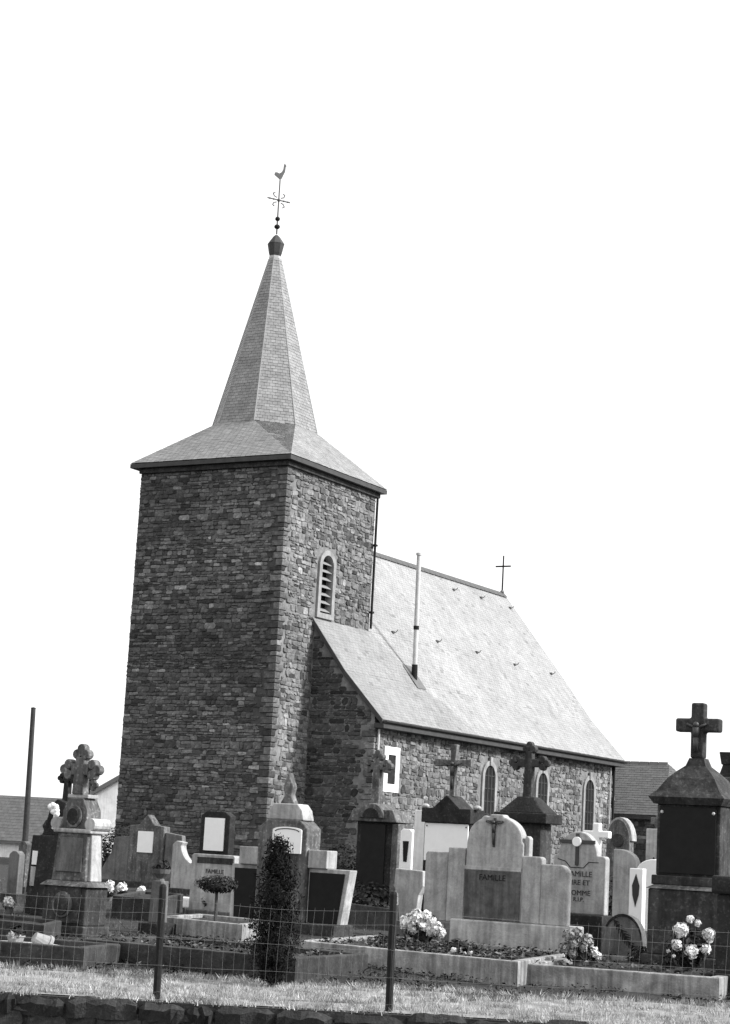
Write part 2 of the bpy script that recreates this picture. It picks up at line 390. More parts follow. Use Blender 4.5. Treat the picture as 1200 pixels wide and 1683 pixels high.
for k in range(7):
    s = MB(); hw = .34
    if k == 6: hw = .28
    cx = (LOUV[0] + LOUV[1]) / 2
    s.add([(cx - hw, -.02, zz), (cx + hw, -.02, zz), (cx + hw, .13, zz + .10), (cx - hw, .13, zz + .10), (cx - hw, -.02, zz + .02), (cx + hw, -.02, zz + .02), (cx + hw, .13, zz + .12), (cx - hw, .13, zz + .12)],
          [(3, 2, 1, 0), (4, 5, 6, 7), (0, 1, 5, 4), (1, 2, 6, 5), (2, 3, 7, 6), (3, 0, 4, 7)]).build('louvre_slat', 'wood', lw); zz += .245
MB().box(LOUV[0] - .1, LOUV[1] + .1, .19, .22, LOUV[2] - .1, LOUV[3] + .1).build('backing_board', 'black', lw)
for (a, b, c, d) in NAVEW:
    wn = thing('arched_window', None, None); wn.parent = church
    s = MB(); ring_prism(s, arch_pts(a, b, c, d, .16), arch_pts(a, b, c, d), YS - .06, YS + .02, YS + .02); s.build('stone_surround', 'trim', wn)
    cx = (a + b) / 2
    MB().prism([(cx - .07, d - .01), (cx + .07, d - .01), (cx + .10, d + .27), (cx - .10, d + .27)], YS - .095, YS - .02).build('keystone', 'trim', wn)
    MB().box(a - .22, b + .22, YS - .12, YS + .05, c - .14, c - .01).build('window_sill', 'trim', wn)
    MB().box(a - .02, b + .02, YS - .005, YS + .015, c, d).build('pane', 'glass', wn)
    bars = MB()
    for x in (cx - .13, cx + .13): bars.box(x - .015, x + .015, YS - .05, YS - .032, c, d - .06)
    bars.build('mullion', 'fascia', wn)
    br = MB()
    for k in range(5): z = c + .22 + k * .42; br.box(a, b, YS - .031, YS - .012, z - .014, z + .014)
    br.build('glazing_bar', 'fascia', wn)
a, b, c, d = RECTW
rw = thing('rectangular_window', None, None); rw.parent = church
s = MB(); ring_prism(s, [(a - .24, c - .24), (b + .24, c - .24), (b + .24, d + .24), (a - .24, d + .24)], [(a, c), (b, c), (b, d), (a, d)], YS - .05, YS + .02, YS + .01)
s.build('stone_surround', 'render_', rw)
MB().box(a - .02, b + .02, YS - .022, YS + .005, c, d).build('pane', 'glass', rw)

# slates: each course is laid as separate overlapping slates
def slates(mb, A, B, Cc, D, course=.15, width=.22, base=1.0, var=.13, tintf=None, seed=1, lift=.012):
    """A-B eaves edge, D-C upper edge (A below D); four points of a flat face."""
    rnd = random.Random(seed); A, B, Cc, D = map(Vector, (A, B, Cc, D))
    nrm = (B - A).cross(D - A)
    if nrm.length < 1e-6: nrm = (B - A).cross(Cc - A)
    nrm.normalize()
    hgt = max((D - A).length, (Cc - B).length); nc = max(1, int(hgt / course))
    for k in range(nc):
        t0 = k / nc; t1 = min(1.0, (k + 1.25) / nc)
        L0, R0, L1, R1 = A.lerp(D, t0), B.lerp(Cc, t0), A.lerp(D, t1), B.lerp(Cc, t1)
        n = max(1, int(round((R0 - L0).length / width))); off = .5 if k % 2 else 0.0
        cuts = sorted({0.0, 1.0} | {min(1, max(0, (i + off) / n)) for i in range(n + 1)})
        for s0, s1 in zip(cuts, cuts[1:]):
            if s1 - s0 < 1e-4: continue
            e = .004 / max(.05, (R0 - L0).length); s0_ = s0 + e; s1_ = s1 - e
            up = lift + rnd.uniform(0, lift * .6); dz = rnd.uniform(-.012, .012)
            p = [L0.lerp(R0, s0_), L0.lerp(R0, s1_), L1.lerp(R1, s1_), L1.lerp(R1, s0_)]
            dn = (p[0] - p[3]).normalized() * dz
            q = [p[0] + nrm * up + dn, p[1] + nrm * up + dn, p[2] + nrm * .004, p[3] + nrm * .004]
            r = [p[0] + dn, p[1] + dn]
            t = base * (1 + rnd.uniform(-var, var)); t *= tintf((p[0] + p[2]) / 2, rnd) if tintf else 1.0
            mb.add(q + r, [(0, 1, 2, 3), (4, 5, 1, 0)], t)
# nave roof
rd = MB()
th = [(y, z - .09) for y, z in PROF]; full = PROF + [(2 * YR, PROF[2][1])]
XW = XA - .07; XO = XE + .15
def deck(x0, x1, prof):
    n = len(prof); rd.xprism([(y, z - .10) for y, z in prof] + [(y, z) for y, z in reversed(prof)], x0, x1)
deck(TL + .002, XO, full)
deck(XW, TL + .001, PROF[:3])
nave_roof = rd.build('nave_roof', 'deck', church)
def ntint(p, rnd):
    t = 1.0
    if p.x < TL + 1.2 * max(0, -p.y) - .05 + .25 * noise.noise(Vector((p.x, p.y, 3))): t = .80      # older slates beside the tower
    t *= 1 + .10 * noise.noise(Vector((p.x * .5, p.y * .8, p.z * .3)))
    t *= 1 + .14 * noise.noise(Vector((p.x * .22, p.y * .35, 8))) + .10 * noise.noise(Vector((p.x * 3.1, p.y * .35, 2)))
    if rnd.random() < .025: t *= rnd.uniform(.6, .85)
    return t
ns = MB()
for (y0, z0), (y1, z1) in zip(PROF, PROF[1:]):
    x0 = XW if y1 <= 0.001 else TL + .01
    slates(ns, (x0, y0, z0), (XO, y0, z0), (XO, y1, z1), (x0, y1, z1), .115, .19, var=.06, lift=.007, tintf=ntint, seed=int(y0 * 10) + 50)
o = ns.build('slates', 'slate', nave_roof); o['kind'] = 'stuff'
ns = MB()
for (y0, z0), (y1, z1) in zip(PROF[2:], PROF[3:]):
    x0 = TL + .01
    slates(ns, (XO, 2 * YR - y0, z0), (x0, 2 * YR - y0, z0), (x0, 2 * YR - y1, z1), (XO, 2 * YR - y1, z1), .34, .6, tintf=ntint, seed=int(y0 * 10) + 90)
o = ns.build('slates', 'slate', nave_roof); o['kind'] = 'stuff'
x = TL + .01; k = 0
while x < XO - .05:                                        # ridge tiles
    e = min(x + .42, XO)
    MB().xprism([(YR - .17, ZR - .13), (YR - .13, ZR - .06), (YR, ZR + .065), (YR + .13, ZR - .06), (YR + .17, ZR - .13), (YR, ZR + .02)], x, e - .015, 1.0).build('ridge_tile', 'rooft', nave_roof); x = e
fb = MB()
for yv, zv, s in ((PROF[0][0], PROF[0][1], -1),):
    y0, y1 = sorted((yv + s * .06, yv - s * .28)); fb.box(XW - .02, XO + .02, y0, y1, zv - .26, zv - .11)
fb.build('eaves_board', 'fascia', nave_roof, bevel=.01)
gt = MB(); pts = arc(0, 0, .075, 180, 360, 8); gt.xprism([(PROF[0][0] - .09 + a_, PROF[0][1] - .03 + b_) for a_, b_ in pts], XW, XO); gt.build('gutter', 'fascia', nave_roof)
for xv in (XW - .035, XO + .005):
    vb = MB(); P = PROF[:3] if xv < 5 else PROF
    n = len(P); vb.xprism([(y, z - .17) for y, z in P] + [(y, z + .012) for y, z in reversed(P)], xv, xv + .03); vb.build('verge_board', 'fascia' if xv < 5 else 'lead', nave_roof)
for x_, y_ in [(15.61, 2.26), (17.97, 2.28), (20.48, 2.23), (7.31, .14), (10.62, .21), (13.63, .18), (16.61, .08), (19.9, .08)]:
    z_ = roof_z(y_); h = MB()
    h.tube((x_, y_, z_), (x_, y_ - .13, z_ + .02), .015, n=6); h.tube((x_, y_ - .13, z_ + .02), (x_ + .03, y_ - .18, z_ + .10), .015, n=6)
    h.box(x_ - .05, x_ + .05, y_ - .06, y_ + .05, z_ - .02, z_ + .06); h.build('roof_hook', 'lead', nave_roof)
# ridge cross
cx = XE - .02; rc = thing('ridge_cross', None, None); rc.parent = church
MB().tube((cx, YR, ZR - .05), (cx, YR, ZR + 1.55), .035, .03).build('upright', 'iron', rc)
MB().tube((cx, YR - .33, ZR + 1.12), (cx, YR + .33, ZR + 1.12), .032).build('crossbar', 'iron', rc)
MB().ball((cx, YR, ZR + .08), .085).build('socket', 'lead', rc)
# stove flue
fl = thing('stove_flue', None, None); fl.parent = church; fx, fy, fz = 6.75, -1.07, roof_z(-1.07)
topv = Vector((fx - .20, fy - .06, fz + 4.08)); bot = Vector((fx, fy, fz - .05)); P_ = lambda t: bot.lerp(topv, t)
MB().tube(P_(.10), P_(.55), .078, n=14).build('pipe', 'zinc', fl, smooth=False); MB().tube(P_(.55), P_(1), .074, n=14).build('pipe', 'zinc', fl)
MB().tube(P_(0), P_(.12), .10, .095, n=14).build('base_collar', 'iron', fl); MB().tube(P_(.395), P_(.425), .092, n=14).build('joint_ring', 'iron', fl)
MB().tube(P_(.985), P_(1.004), .10, n=14).build('rim', 'zinc', fl)
MB().add([(fx - .3, fy - .32, roof_z(fy - .32) + .035), (fx + .3, fy - .32, roof_z(fy - .32) + .035), (fx + .3, fy + .3, roof_z(fy + .3) + .035), (fx - .3, fy + .3, roof_z(fy + .3) + .035)], [(0, 1, 2, 3)]).build('flashing', 'lead', fl)
# rain pipes
dp = MB().tube((TL - .02, -.09, 8.50), (TL - .02, -.09, 12.8), .04, n=10); dp.box(TL - .09, TL + .05, -.15, 0, 9.0, 9.06); dp.box(TL - .09, TL + .05, -.15, 0, 11.2, 11.26)
dp.build('rain_pipe', 'iron', church)
dp = MB().tube((XE - .35, YS - .11, .35), (XE - .35, YS - .11, 5.1), .05, n=10); dp.build('rain_pipe', 'iron', church)
dp = MB().tube((XE - .62, YS - .09, .35), (XE - .62, YS - .09, 5.0), .03, n=8); dp.build('rain_pipe', 'zinc', church)
dp = MB().tube((XA + .12, YS - .1, .35), (XA + .12, YS - .1, 5.05), .035, n=10); dp.build('rain_pipe', 'zinc', church)
# tower roof and spire
c = TL / 2; ZO, RO = 14.6, 1.60; OV = .26; ZE = 13.12
t8 = math.tan(math.pi / 8)
def octo(r, z):
    t = r * t8; return [Vector(p) for p in ((c - t, c - r, z), (c + t, c - r, z), (c + r, c - t, z), (c + r, c + t, z), (c + t, c + r, z), (c - t, c + r, z), (c - r, c + t, z), (c - r, c - t, z))]
sq = [Vector(p) for p in ((-OV, -OV, ZE), (TL + OV, -OV, ZE), (TL + OV, TL + OV, ZE), (-OV, TL + OV, ZE))]
ob = octo(RO, ZO); ot = octo(.19, 20.42)
tr = MB()
tr.add(sq + ob, [(0, 1, 5, 4), (1, 2, 7, 6), (2, 3, 9, 8), (3, 0, 11, 10), (0, 4, 11), (1, 6, 5), (2, 8, 7), (3, 10, 9)])
tr.add([v - Vector((0, 0, .06)) for v in sq], [(3, 2, 1, 0)])
tower_roof = tr.build('tower_roof', 'deck', church)
st = MB()
faces = [(sq[0], sq[1], ob[1], ob[0]), (sq[1], sq[2], ob[3], ob[2]), (sq[2], sq[3], ob[5], ob[4]), (sq[3], sq[0], ob[7], ob[6])]
for i, q in enumerate(faces): slates(st, *q, .12, .18, base=.88, lift=.008, seed=i + 5, tintf=lambda p, r: 1 + .12 * noise.noise(p * .9))
for i, (pt, e0, e1) in enumerate(((sq[0], ob[7], ob[0]), (sq[1], ob[1], ob[2]), (sq[2], ob[3], ob[4]), (sq[3], ob[5], ob[6]))): slates(st, pt, pt, e1, e0, .12, .18, base=.8, lift=.008, seed=i + 15)
o = st.build('slates', 'slate', tower_roof); o['kind'] = 'stuff'
sp = MB(); sp.add(ob + ot, [(i, (i + 1) % 8, 8 + (i + 1) % 8, 8 + i) for i in range(8)] + [tuple(range(8, 16))])
spire = sp.build('spire', 'deck', church)
ss = MB()
for i in range(8): slates(ss, ob[i], ob[(i + 1) % 8], ot[(i + 1) % 8], ot[i], .105, .17, base=.80, var=.16, lift=.012, seed=i + 30)
o = ss.build('slates', 'slate', spire); o['kind'] = 'stuff'
hp = MB()
for i in range(8): hp.tube(ob[i] + (ob[i] - Vector((c, c, ZO))) * .008, ot[i], .022, .016, n=5)
hp.build('hip_roll', 'slate', spire)
ev = MB()
for (x0, x1, y0, y1) in ((-OV - .01, TL + OV + .01, -OV - .01, -.02), (-OV - .01, TL + OV + .01, TL + .02, TL + OV + .01), (-OV - .01, -.02, -.0195, TL + .0195), (TL + .02, TL + OV + .01, -.0195, TL + .0195)):
    ev.box(x0, x1, y0, y1, ZE - .16, ZE - .025)
ev.build('eaves_board', 'fascia', tower_roof)
cn = MB()
for (x0, x1, y0, y1) in ((-.12, TL + .12, -.12, -.021), (-.12, -.021, -.02, TL + .02), (TL + .021, TL + .12, -.02, TL + .02)): cn.box(x0, x1, y0, y1, 12.80, ZE - .165)
cn.build('cornice', 'dark', tower_roof, bevel=.02)
# finial and weathercock
fi = thing('spire_finial', None, None); fi.parent = church
MB().lathe([(.19, 20.40), (.21, 20.5)], 8, c, c, ph=math.pi / 8).build('collar', 'zinc', fi)
MB().lathe([(.18, 20.5), (.22, 20.62), (.275, 20.90), (.285, 20.93), (.26, 20.97), (.12, 21.17), (.045, 21.24)], 8, c, c, ph=math.pi / 8).build('bulb', 'fascia', fi)
MB().tube((c, c, 21.28), (c, c, 23.35), .028, .022).build('rod', 'vane', fi)
MB().ball((c, c, 21.53), .10, sz=.8).build('ball', 'iron', fi); MB().ball((c, c, 21.80), .085, sz=.9).build('ball', 'iron', fi)
xr = MB(); zc = 22.45
xr.tube((c - .36, c + .21, zc), (c + .36, c - .21, zc), .024)
for s in (-1, 1):
    for t in (.45, .8): xr.ball((c + s * .36 * t, c - s * .21 * t, zc), .035, 6, 4)
    for v in (-1, 1):
        pts = [(.08, .08), (.18, .12), (.22, .20), (.15, .24)]
        for (a1, b1), (a2, b2) in zip(pts, pts[1:]): xr.tube((c + s * a1 * .86, c - s * a1 * .5, zc + v * b1), (c + s * a2 * .86, c - s * a2 * .5, zc + v * b2), .019, n=5)
xr.ball((c, c, zc), .06, 8, 5); xr.build('iron_cross', 'vane', fi)
ck = MB()      # weathercock in profile, turned along the wind
prof = [(-.30, .10), (-.16, .02), (-.02, -.06), (.08, -.02), (.14, .12), (.22, .28), (.24, .50), (.28, .54), (.22, .60), (.18, .66), (.15, .58), (.13, .40), (.06, .26), (-.06, .18), (-.18, .22), (-.28, .20)]
ck.prism([(px_ * .68, pz * .8) for px_, pz in prof], -.018, .018); ck.box(-.02, .02, -.012, .012, -.2, -.03)
co = ck.build('weathercock', 'vane', fi, loc=(c, c, 23.22)); co.rotation_euler.z = -.75

# cottage-like sacristy east of the nave, ridge across the church axis
SX = 21.5
sa = thing('sacristy', 'low stone sacristy with tiled roof behind the far end of the nave', 'outbuilding', CO + EX * SX, YAW)
x1, y0, y1, ze_, zr_ = 7.0, -4.05, 4.6, 3.32, 5.45; xr_m = x1 / 2
wl = MB(); wl.box(0, x1, y0, y1, 0, ze_); sw_ = wl.build('wall', 'mortar', sa)
A = [(-.3, y1 + .3, ze_), (-.3, y0 - .25, ze_), (xr_m, y0 + 1.15, zr_), (xr_m, y1 - .5, zr_), (x1 + .3, y0 - .25, ze_), (x1 + .3, y1 + .3, ze_)]
sr = MB(); sr.add(A, [(0, 1, 2, 3), (1, 4, 2), (4, 5, 3, 2), (5, 0, 3), (5, 4, 1, 0)]); rf = sr.build('roof', 'deck', sa)
s = MB(); slates(s, A[0], A[1], A[2], A[3], .2, .24, seed=3); slates(s, A[1], A[4], A[2], A[2], .2, .24, seed=4); slates(s, A[4], A[5], A[3], A[2], .3, .4, seed=8)
o = s.build('tiles', 'rooft', rf); o['kind'] = 'stuff'
yy_ = y0 + 1.2
while yy_ < y1 - .6: MB().prism([(xr_m - .14, zr_ - .09), (xr_m + .14, zr_ - .09), (xr_m, zr_ + .09)], yy_, yy_ + .38).build('ridge_tile', 'rooft', rf); yy_ += .4
STONES2 = []; _keep = STONES; STONES = STONES2
rubble(sw_, lambda u, z: (0, y1 - u, z), (-1, 0, 0), .02, y1 - y0 - .02, .3, ze_ - .05, hmin=.1, hmax=.22, bright=.1)
rubble(sw_, lambda u, z: (u, y0, z), (0, -1, 0), .02, x1, .3, ze_ - .05, hmin=.1, hmax=.22, bright=.1)
m_ = MB(); [m_.add(v, f_, t) for _, _, v, f_, t in STONES2]; o = m_.build('rubble_stones', 'rubble', sw_); o['kind'] = 'stuff'; STONES = _keep
MB().box(-.36, -.1, y0 - .25, y1 + .3, ze_ - .16, ze_ - .012).build('eaves_board', 'fascia', rf)

# ------------------------------------------------------------------ wall and fence along the road
wall = thing('churchyard_wall', 'low dark rubble retaining wall along the bottom edge, below the wire fence', 'wall', (0, 18.5, -.6))
MB().box(-16, 16, .06, .5, 0, .597).build('core', 'soot', wall)
_keep = STONES; STONES = []
rubble(None, lambda u, z: (u, .06, z), (0, -1, 0), -9, 9, 0, .50, hmin=.09, hmax=.2, wmin=.16, wmax=.6, jit=.03)
for _, _, vs, fs, tn in STONES:
    c_ = sum(vs, Vector()) / len(vs); MB().add([v - c_ for v in vs], fs, tn * .28).build('wall_stone', 'rubble', wall, loc=c_)
STONES = _keep
rw_ = random.Random(5); x = -9.0
while x < 9:                                              # rough coping stones, no two alike
    wd = rw_.uniform(.25, .75); J = lambda k: rw_.uniform(-k, k); s = MB(); n = 7; zt = .565 + J(.03)
    for k in range(n + 1):
        xx = (wd - .02) * k / n - wd / 2; e = .05 if k in (0, n) else 0
        s.v += [(xx, .02 + J(.03) + e * .5, -.10 + J(.012)), (xx, -.02 + J(.03) + e * .6, zt - .54 + J(.02)), (xx, .03 + J(.02), zt - .485 - e + J(.016)), (xx, .17, zt - .49 - e * .5), (xx, .17, -.1)]
    for k in range(n):
        for q in range(5): s.f.append((k * 5 + q, (k + 1) * 5 + q, (k + 1) * 5 + (q + 1) % 5, k * 5 + (q + 1) % 5)); s.t.append(0)
    s.f += [(4, 3, 2, 1, 0), tuple(n * 5 + q for q in range(5))]; s.t += [0, 0]; tn = rw_.uniform(.14, .36); s.t = [tn] * len(s.f)
    s.build('coping_stone', 'rubble', wall, loc=(x + wd / 2, 0, .52)); x += wd
for sx in (-1, 1): MB().box(min(sx * 9.2, sx * 16), max(sx * 9.2, sx * 16), 0, .2, 0, .58).build('wall_end', 'soot', wall)

fence = thing('wire_fence', 'low wire mesh fence on black iron posts standing on the roadside wall', 'fence', (0, 18.74, -.02))
PO = []
for (bx, by, tx, ty) in ((258, 1632, 268, 1458), (640, 1650, 647, 1470)):
    p = at_z(bx, by, 0); X = p.x * 18.74 / p.y; dtop = ray(tx, ty); q = CAM + dtop * (18.74 / dtop.y); PO.append((X, q.x, q.z))
PO = [(PO[0][0] - 2.3, PO[0][1] - 2.3, PO[0][2])] + PO + [(PO[1][0] + 4.3, PO[1][1] + 4.35, PO[1][2])]
for X, xt, zt in PO:
    s = MB(); s.tube((X, 0, -.15), (xt, 0, zt + .02), .036, .034, n=8); s.ball((xt, 0, zt + .02), .034, 8, 4); s.build('post', 'iron', fence)
wm = MB(); rr = .0014
for k, h in enumerate((.10, .35, .60, .82, .94)):
    for (Xa, xa, za), (Xb, xb, zb) in zip(PO, PO[1:]):
        n = 8
        for i in range(n):
            f0, f1 = i / n, (i + 1) / n; sag = lambda t: -.018 * math.sin(math.pi * t) - .01 * math.sin(7 * t + k)
            ax = Xa + (Xb - Xa) * f0 + (xa - Xa) * h; bx = Xa + (Xb - Xa) * f1 + (xa - Xa) * h
            wm.tube((ax, -.034, h + sag(f0)), (bx, -.034, h + sag(f1)), rr, n=4)
x = PO[0][0]
while x < PO[-1][0]:
    d1, d2 = random.uniform(-.012, .012), random.uniform(-.012, .012)
    wm.tube((x, -.030, .02), (x + d1, -.030, .5), .0011, n=4); wm.tube((x + d1, -.030, .5), (x + d1 + d2 + .02, -.030, .945), .0011, n=4); x += .1
o = wm.build('wire_mesh', 'wire', fence); o['kind'] = 'stuff'

# ------------------------------------------------------------------ graves
class Grave:
    """A monument standing at a pixel of its front foot, lined up with the church; h() and w() turn pixel sizes into metres there."""
    def __init__(s, name, label, cat, px, dist=None, py=None, lift=0.0, rot=0.0, group=None):
        p = on_ground(px, py, lift) if py else at_depth(px, dist, lift)
        s.pos = Vector((p.x, p.y, gz(p.y) + lift)); s.px = px; s.rot = GROT + rot
        s.o = thing(name, label, cat, s.pos, s.rot, group)
        fwd = Vector((math.sin(s.rot), -math.cos(s.rot), 0)); v = Vector((-p.x, -p.y, 0)).normalized()
        s.fs = fwd.dot(v); s.R = Matrix.Rotation(s.rot, 3, 'Z'); s.sc = p.y / F_PX * 1.02
        s.nrm = fwd
    def w(s, n): return n * s.sc / s.fs                    # n pixels across the front
    def xz(s, px, py):                                     # pixel on the front plane -> local (x, z)
        d = ray(px, py); t = (s.pos - CAM).dot(s.nrm) / d.dot(s.nrm); q = CAM + d * t - s.pos
        ax = Vector((math.cos(s.rot), math.sin(s.rot), 0)); return q.dot(ax), q.z
    def h(s, py): return s.xz(s.px, py)[1]
    def x(s, px, py): return s.xz(px, py)[0]
    def part(s, name, mb, mt, bevel=.012, parent=None, smooth=False): return mb.build(name, mt, parent or s.o, bevel=bevel, smooth=smooth)
def cross_poly(cx, z0, z1, arm, t, za, ends=0.0):          # latin cross outline; ends > 0 widens the tips
    e = ends
    return [(cx - t / 2, z0), (cx + t / 2, z0), (cx + t / 2, za - t / 2), (cx + arm, za - t / 2 - e), (cx + arm, za + t / 2 + e), (cx + t / 2, za + t / 2), (cx + t / 2 + e, z1), (cx - t / 2 - e, z1), (cx - t / 2, za + t / 2), (cx - arm, za + t / 2 + e), (cx - arm, za - t / 2 - e), (cx - t / 2, za - t / 2)]
def trefoil_cross(mb, cx, z0, z1, arm, t, za, y0, y1):
    r = t * .62; mb.prism([(cx - t * .62, z0), (cx + t * .62, z0), (cx + t * .45, z1 - r), (cx - t * .45, z1 - r)], y0, y1); yy = (y0 + y1) / 2; dy = (y1 - y0) / 2 - .004
    mb.prism([(cx - arm + r, za - t * .5), (cx + arm - r, za - t * .5), (cx + arm - r, za + t * .5), (cx - arm + r, za + t * .5)], yy - dy, yy + dy)
    for k, (bx, bz) in enumerate(((cx - arm + r * .4, za), (cx + arm - r * .4, za), (cx, z1 - r * .6))):
        for q, (ox, oz) in enumerate(((0, r * .75), (0, -r * .75), (r * .8 if bx >= cx else -r * .8, 0)) if k < 2 else ((r * .75, 0), (-r * .75, 0), (0, r * .8))):
            d = dy - .003 * (q + 1); mb.prism(arc(bx + ox, bz + oz, r * .72, 0, 345, 11), yy - d, yy + d)
def corpus(mb, cx, z0, z1, y, s=1.0):                      # small crucified figure in relief
    h = z1 - z0
    mb.tube((cx, y, z0), (cx, y - .012, z0 + h * .48), .018 * s, .028 * s, 7); mb.tube((cx, y - .012, z0 + h * .48), (cx, y - .01, z0 + h * .82), .028 * s, .036 * s, 7)
    mb.ball((cx, y - .02, z0 + h * .92), .028 * s, 8, 5)
    for q in (-1, 1): mb.tube((cx, y - .008, z0 + h * .80), (cx + q * h * .36, y, z0 + h * .95), .015 * s, .010 * s, 6)
def bezel(mb, cx, cz, r, y, dep, rz=None):
    mb.prism(arc(cx, cz, r, 0, 348, 23, rz), y - dep, y + .01)

# 1 --- tall pedestal tomb with a trefoil cross, left foreground
G = Grave('pedestal_tomb', 'tall grey pedestal tomb topped by a trefoil stone cross, left foreground', 'tombstone', 101, py=1531, lift=.05)
bw_ = G.w(66) / 2; dp = .48; z1 = G.h(1447)
b_ = MB().box(-bw_ - .04, bw_ + .04, -.05, dp + .04, -.1, G.h(1520)); b_.box(-bw_, bw_, 0, dp, G.h(1520), z1 - .07)
G.part('plinth', b_, 'dark', .02); G.part('plinth_cap', MB().frus(-bw_ - .05, bw_ + .05, -.05, dp + .05, z1 - .07, -bw_ + .02, bw_ - .02, .03, dp - .03, z1), 'grey')
pn = MB(); pn.box(-bw_ + .07, bw_ - .07, -.018, .01, G.h(1516), G.h(1456)); p_ = G.part('panel', pn, 'dark', .006)
md = MB(); bezel(md, 0, (G.h(1466) + G.h(1506)) / 2, .16, -.02, .025, .17); G.part('medallion', md, 'grey', .01, p_)
md = MB(); bezel(md, 0, (G.h(1466) + G.h(1506)) / 2 - .01, .115, -.046, .02, .13); G.part('medallion_centre', md, 'dark', .008, p_)
z2 = G.h(1368); w1, w2 = bw_ * .80, bw_ * .70
G.part('shaft', MB().frus(-w1, w1, .05, dp - .05, z1, -w2, w2, .08, dp - .07, z2), 'grey', .015)
G.part('inscription_panel', MB().frus(-w1 * .76, w1 * .76, .035, .07, z1 + .12, -w2 * .76, w2 * .76, .068, .1, z2 - .06), 'granite2', .006)
for sx in (-1, 1): G.part('side_pilaster', MB().frus(sx * (w1 + .012) - .03, sx * (w1 + .012) + .03, .12, dp - .12, z1 + .005, sx * w2 - .03, sx * w2 + .03, .14, dp - .14, z2), 'pale', .01)
G.part('cornice', MB().box(-w2 - .07, w2 + .07, .05, dp - .04, z2, z2 + .06), 'pale', .02)
for sx in (-1, 1):
    s = MB(); s.tube((sx * (w2 + .04), .06, z2 + .12), (sx * (w2 + .04), dp - .05, z2 + .12), .085, n=14); G.part('bolster', s, 'pale', 0)
z3 = G.h(1310); w3 = w2 * .86
G.part('head_block', MB().prism([(-w3, z2 + .06), (w3, z2 + .06), (w3 * .95, z3 - .16), (w3 * .55, z3), (-w3 * .55, z3), (-w3 * .95, z3 - .16)], .09, dp - .08), 'grey', .015)
md = MB(); bezel(md, 0, z2 + .22, .135, .09, .03, .15); q = G.part('roundel', md, 'grey', .01)
md = MB(); bezel(md, 0, z2 + .22, .095, .06, .02, .11); G.part('roundel_centre', md, 'soot', .008, q)
G.part('cross_foot', MB().box(-.17, .17, .12, dp - .12, z3, z3 + .05), 'pale', .01)
s = MB(); trefoil_cross(s, 0, z3 + .05, G.h(1231), .235, .15, G.h(1263), .10, .24); G.part('cross', s, 'grey', .012)

# 2 --- large dark tomb at the right
G = Grave('family_tomb', 'large dark family tomb with sloping stone cap and plain cross, right foreground', 'tombstone', 1121, py=1585, lift=.14)
z1 = G.h(1456); hw = G.w(112) / 2; dp = .85
b_ = MB().box(-hw - .06, hw + .06, -.08, dp + .06, -.15, .10); b_.box(-hw, hw, -.02, dp, .10, z1 - .05); G.part('plinth', b_, 'dark', .02)
G.part('plinth_cap', MB().frus(-hw - .03, hw + .03, -.05, dp + .03, z1 - .05, -hw + .05, hw - .05, .04, dp - .04, z1), 'grey', .01)
z2 = G.h(1440); bw_ = G.w(100) / 2
G.part('step', MB().box(-bw_ - .04, bw_ + .04, .05, dp - .05, z1, z2), 'dark', .015)
z3 = G.h(1322); G.part('body', MB().box(-bw_, bw_, .1, dp - .1, z2, z3), 'dark', .015)
G.part('black_plaque', MB().box(-bw_ + .05, bw_ - .05, .07, .10, z2 + .03, z3 - .03), 'black', .004)
for sx in (-1, 1):
    s = MB(); s.ball((sx * (bw_ - .08), .06, z3 - .10), .022, 8, 5); G.part('plaque_stud', s, 'zinc', 0)
zc = G.h(1243); cw = G.w(106) / 2; prof = [(cw, z3), (cw + .06, z3 + .09), (cw * .94, z3 + .17), (cw * .70, z3 + .34), (cw * .48, z3 + .44), (cw * .30, zc - .10), (cw * .22, zc)]
s = MB(); n = len(prof)
for (x_, z_), (x2_, z2_) in zip(prof, prof[1:]):
    dd = dp / 2; ratio = .52 / .60
    s.frus(-x_, x_, dd - x_ * ratio, dd + x_ * ratio, z_, -x2_, x2_, dd - x2_ * ratio, dd + x2_ * ratio, z2_)
s.v = s.v; G.part('roof_cap', s, 'dark', 0)
t_ = .175; s = MB().prism(cross_poly(0, zc, G.h(1151), G.w(70) / 2, t_, G.h(1188)), dp / 2 - .10, dp / 2 + .06)
cr = G.part('cross', s, 'dark', .025)
s = MB(); corpus(s, 0, G.h(1232), G.h(1184), dp / 2 - .115, 1.5); G.part('crucified_figure', s, 'bronze', 0, cr, True)

# 3 --- light granite grave with wings
G = Grave('winged_headstone', 'light granite headstone with round top, bronze crucifix and two stepped wings each side', 'tombstone', 810, py=1558, lift=.12)
xl, xr_ = G.x(690, 1512), G.x(936, 1530); zp = G.h(1514)
G.part('plinth', MB().box(G.x(742, 1520), xr_ + .03, -.06, .42, -.12, zp), 'pale', .02)
G.part('plinth_end', MB().box(xl - .02, G.x(742, 1520) - .004, .0, .36, -.12, zp - .05), 'granite2', .02)
a, b = G.x(757, 1510), G.x(853, 1515); zt = G.h(1338); ww = (b - a) / 2; cx = (a + b) / 2
zs = G.h(1385)
out_ = [(a, zp), (b, zp), (b - .0, zs), (b - .03, zs + .03)] + arc(cx, zs + .06, ww * .93, 5, 72, 9, (zt - zs) * .95 - .06) + [(cx + .11, zt), (cx - .07, zt), (cx - .09, zt - .035), (cx - .17, zt - .02), (cx - .2, zt - .045)] + arc(cx, zs + .06, ww * .93, 122, 176, 7, (zt - zs) * .95 - .06) + [(a + .02, zs)]
G.part('headstone', MB().prism(out_, .05, .23), 'granite', .018)
G.part('shoulder', MB().prism([(b + .003, zp + .7), (b + .07, zp + .7), (b + .07, zs + .08), (b + .04, zs + .11), (b + .003, zs + .11)], .09, .20), 'granite', .01)
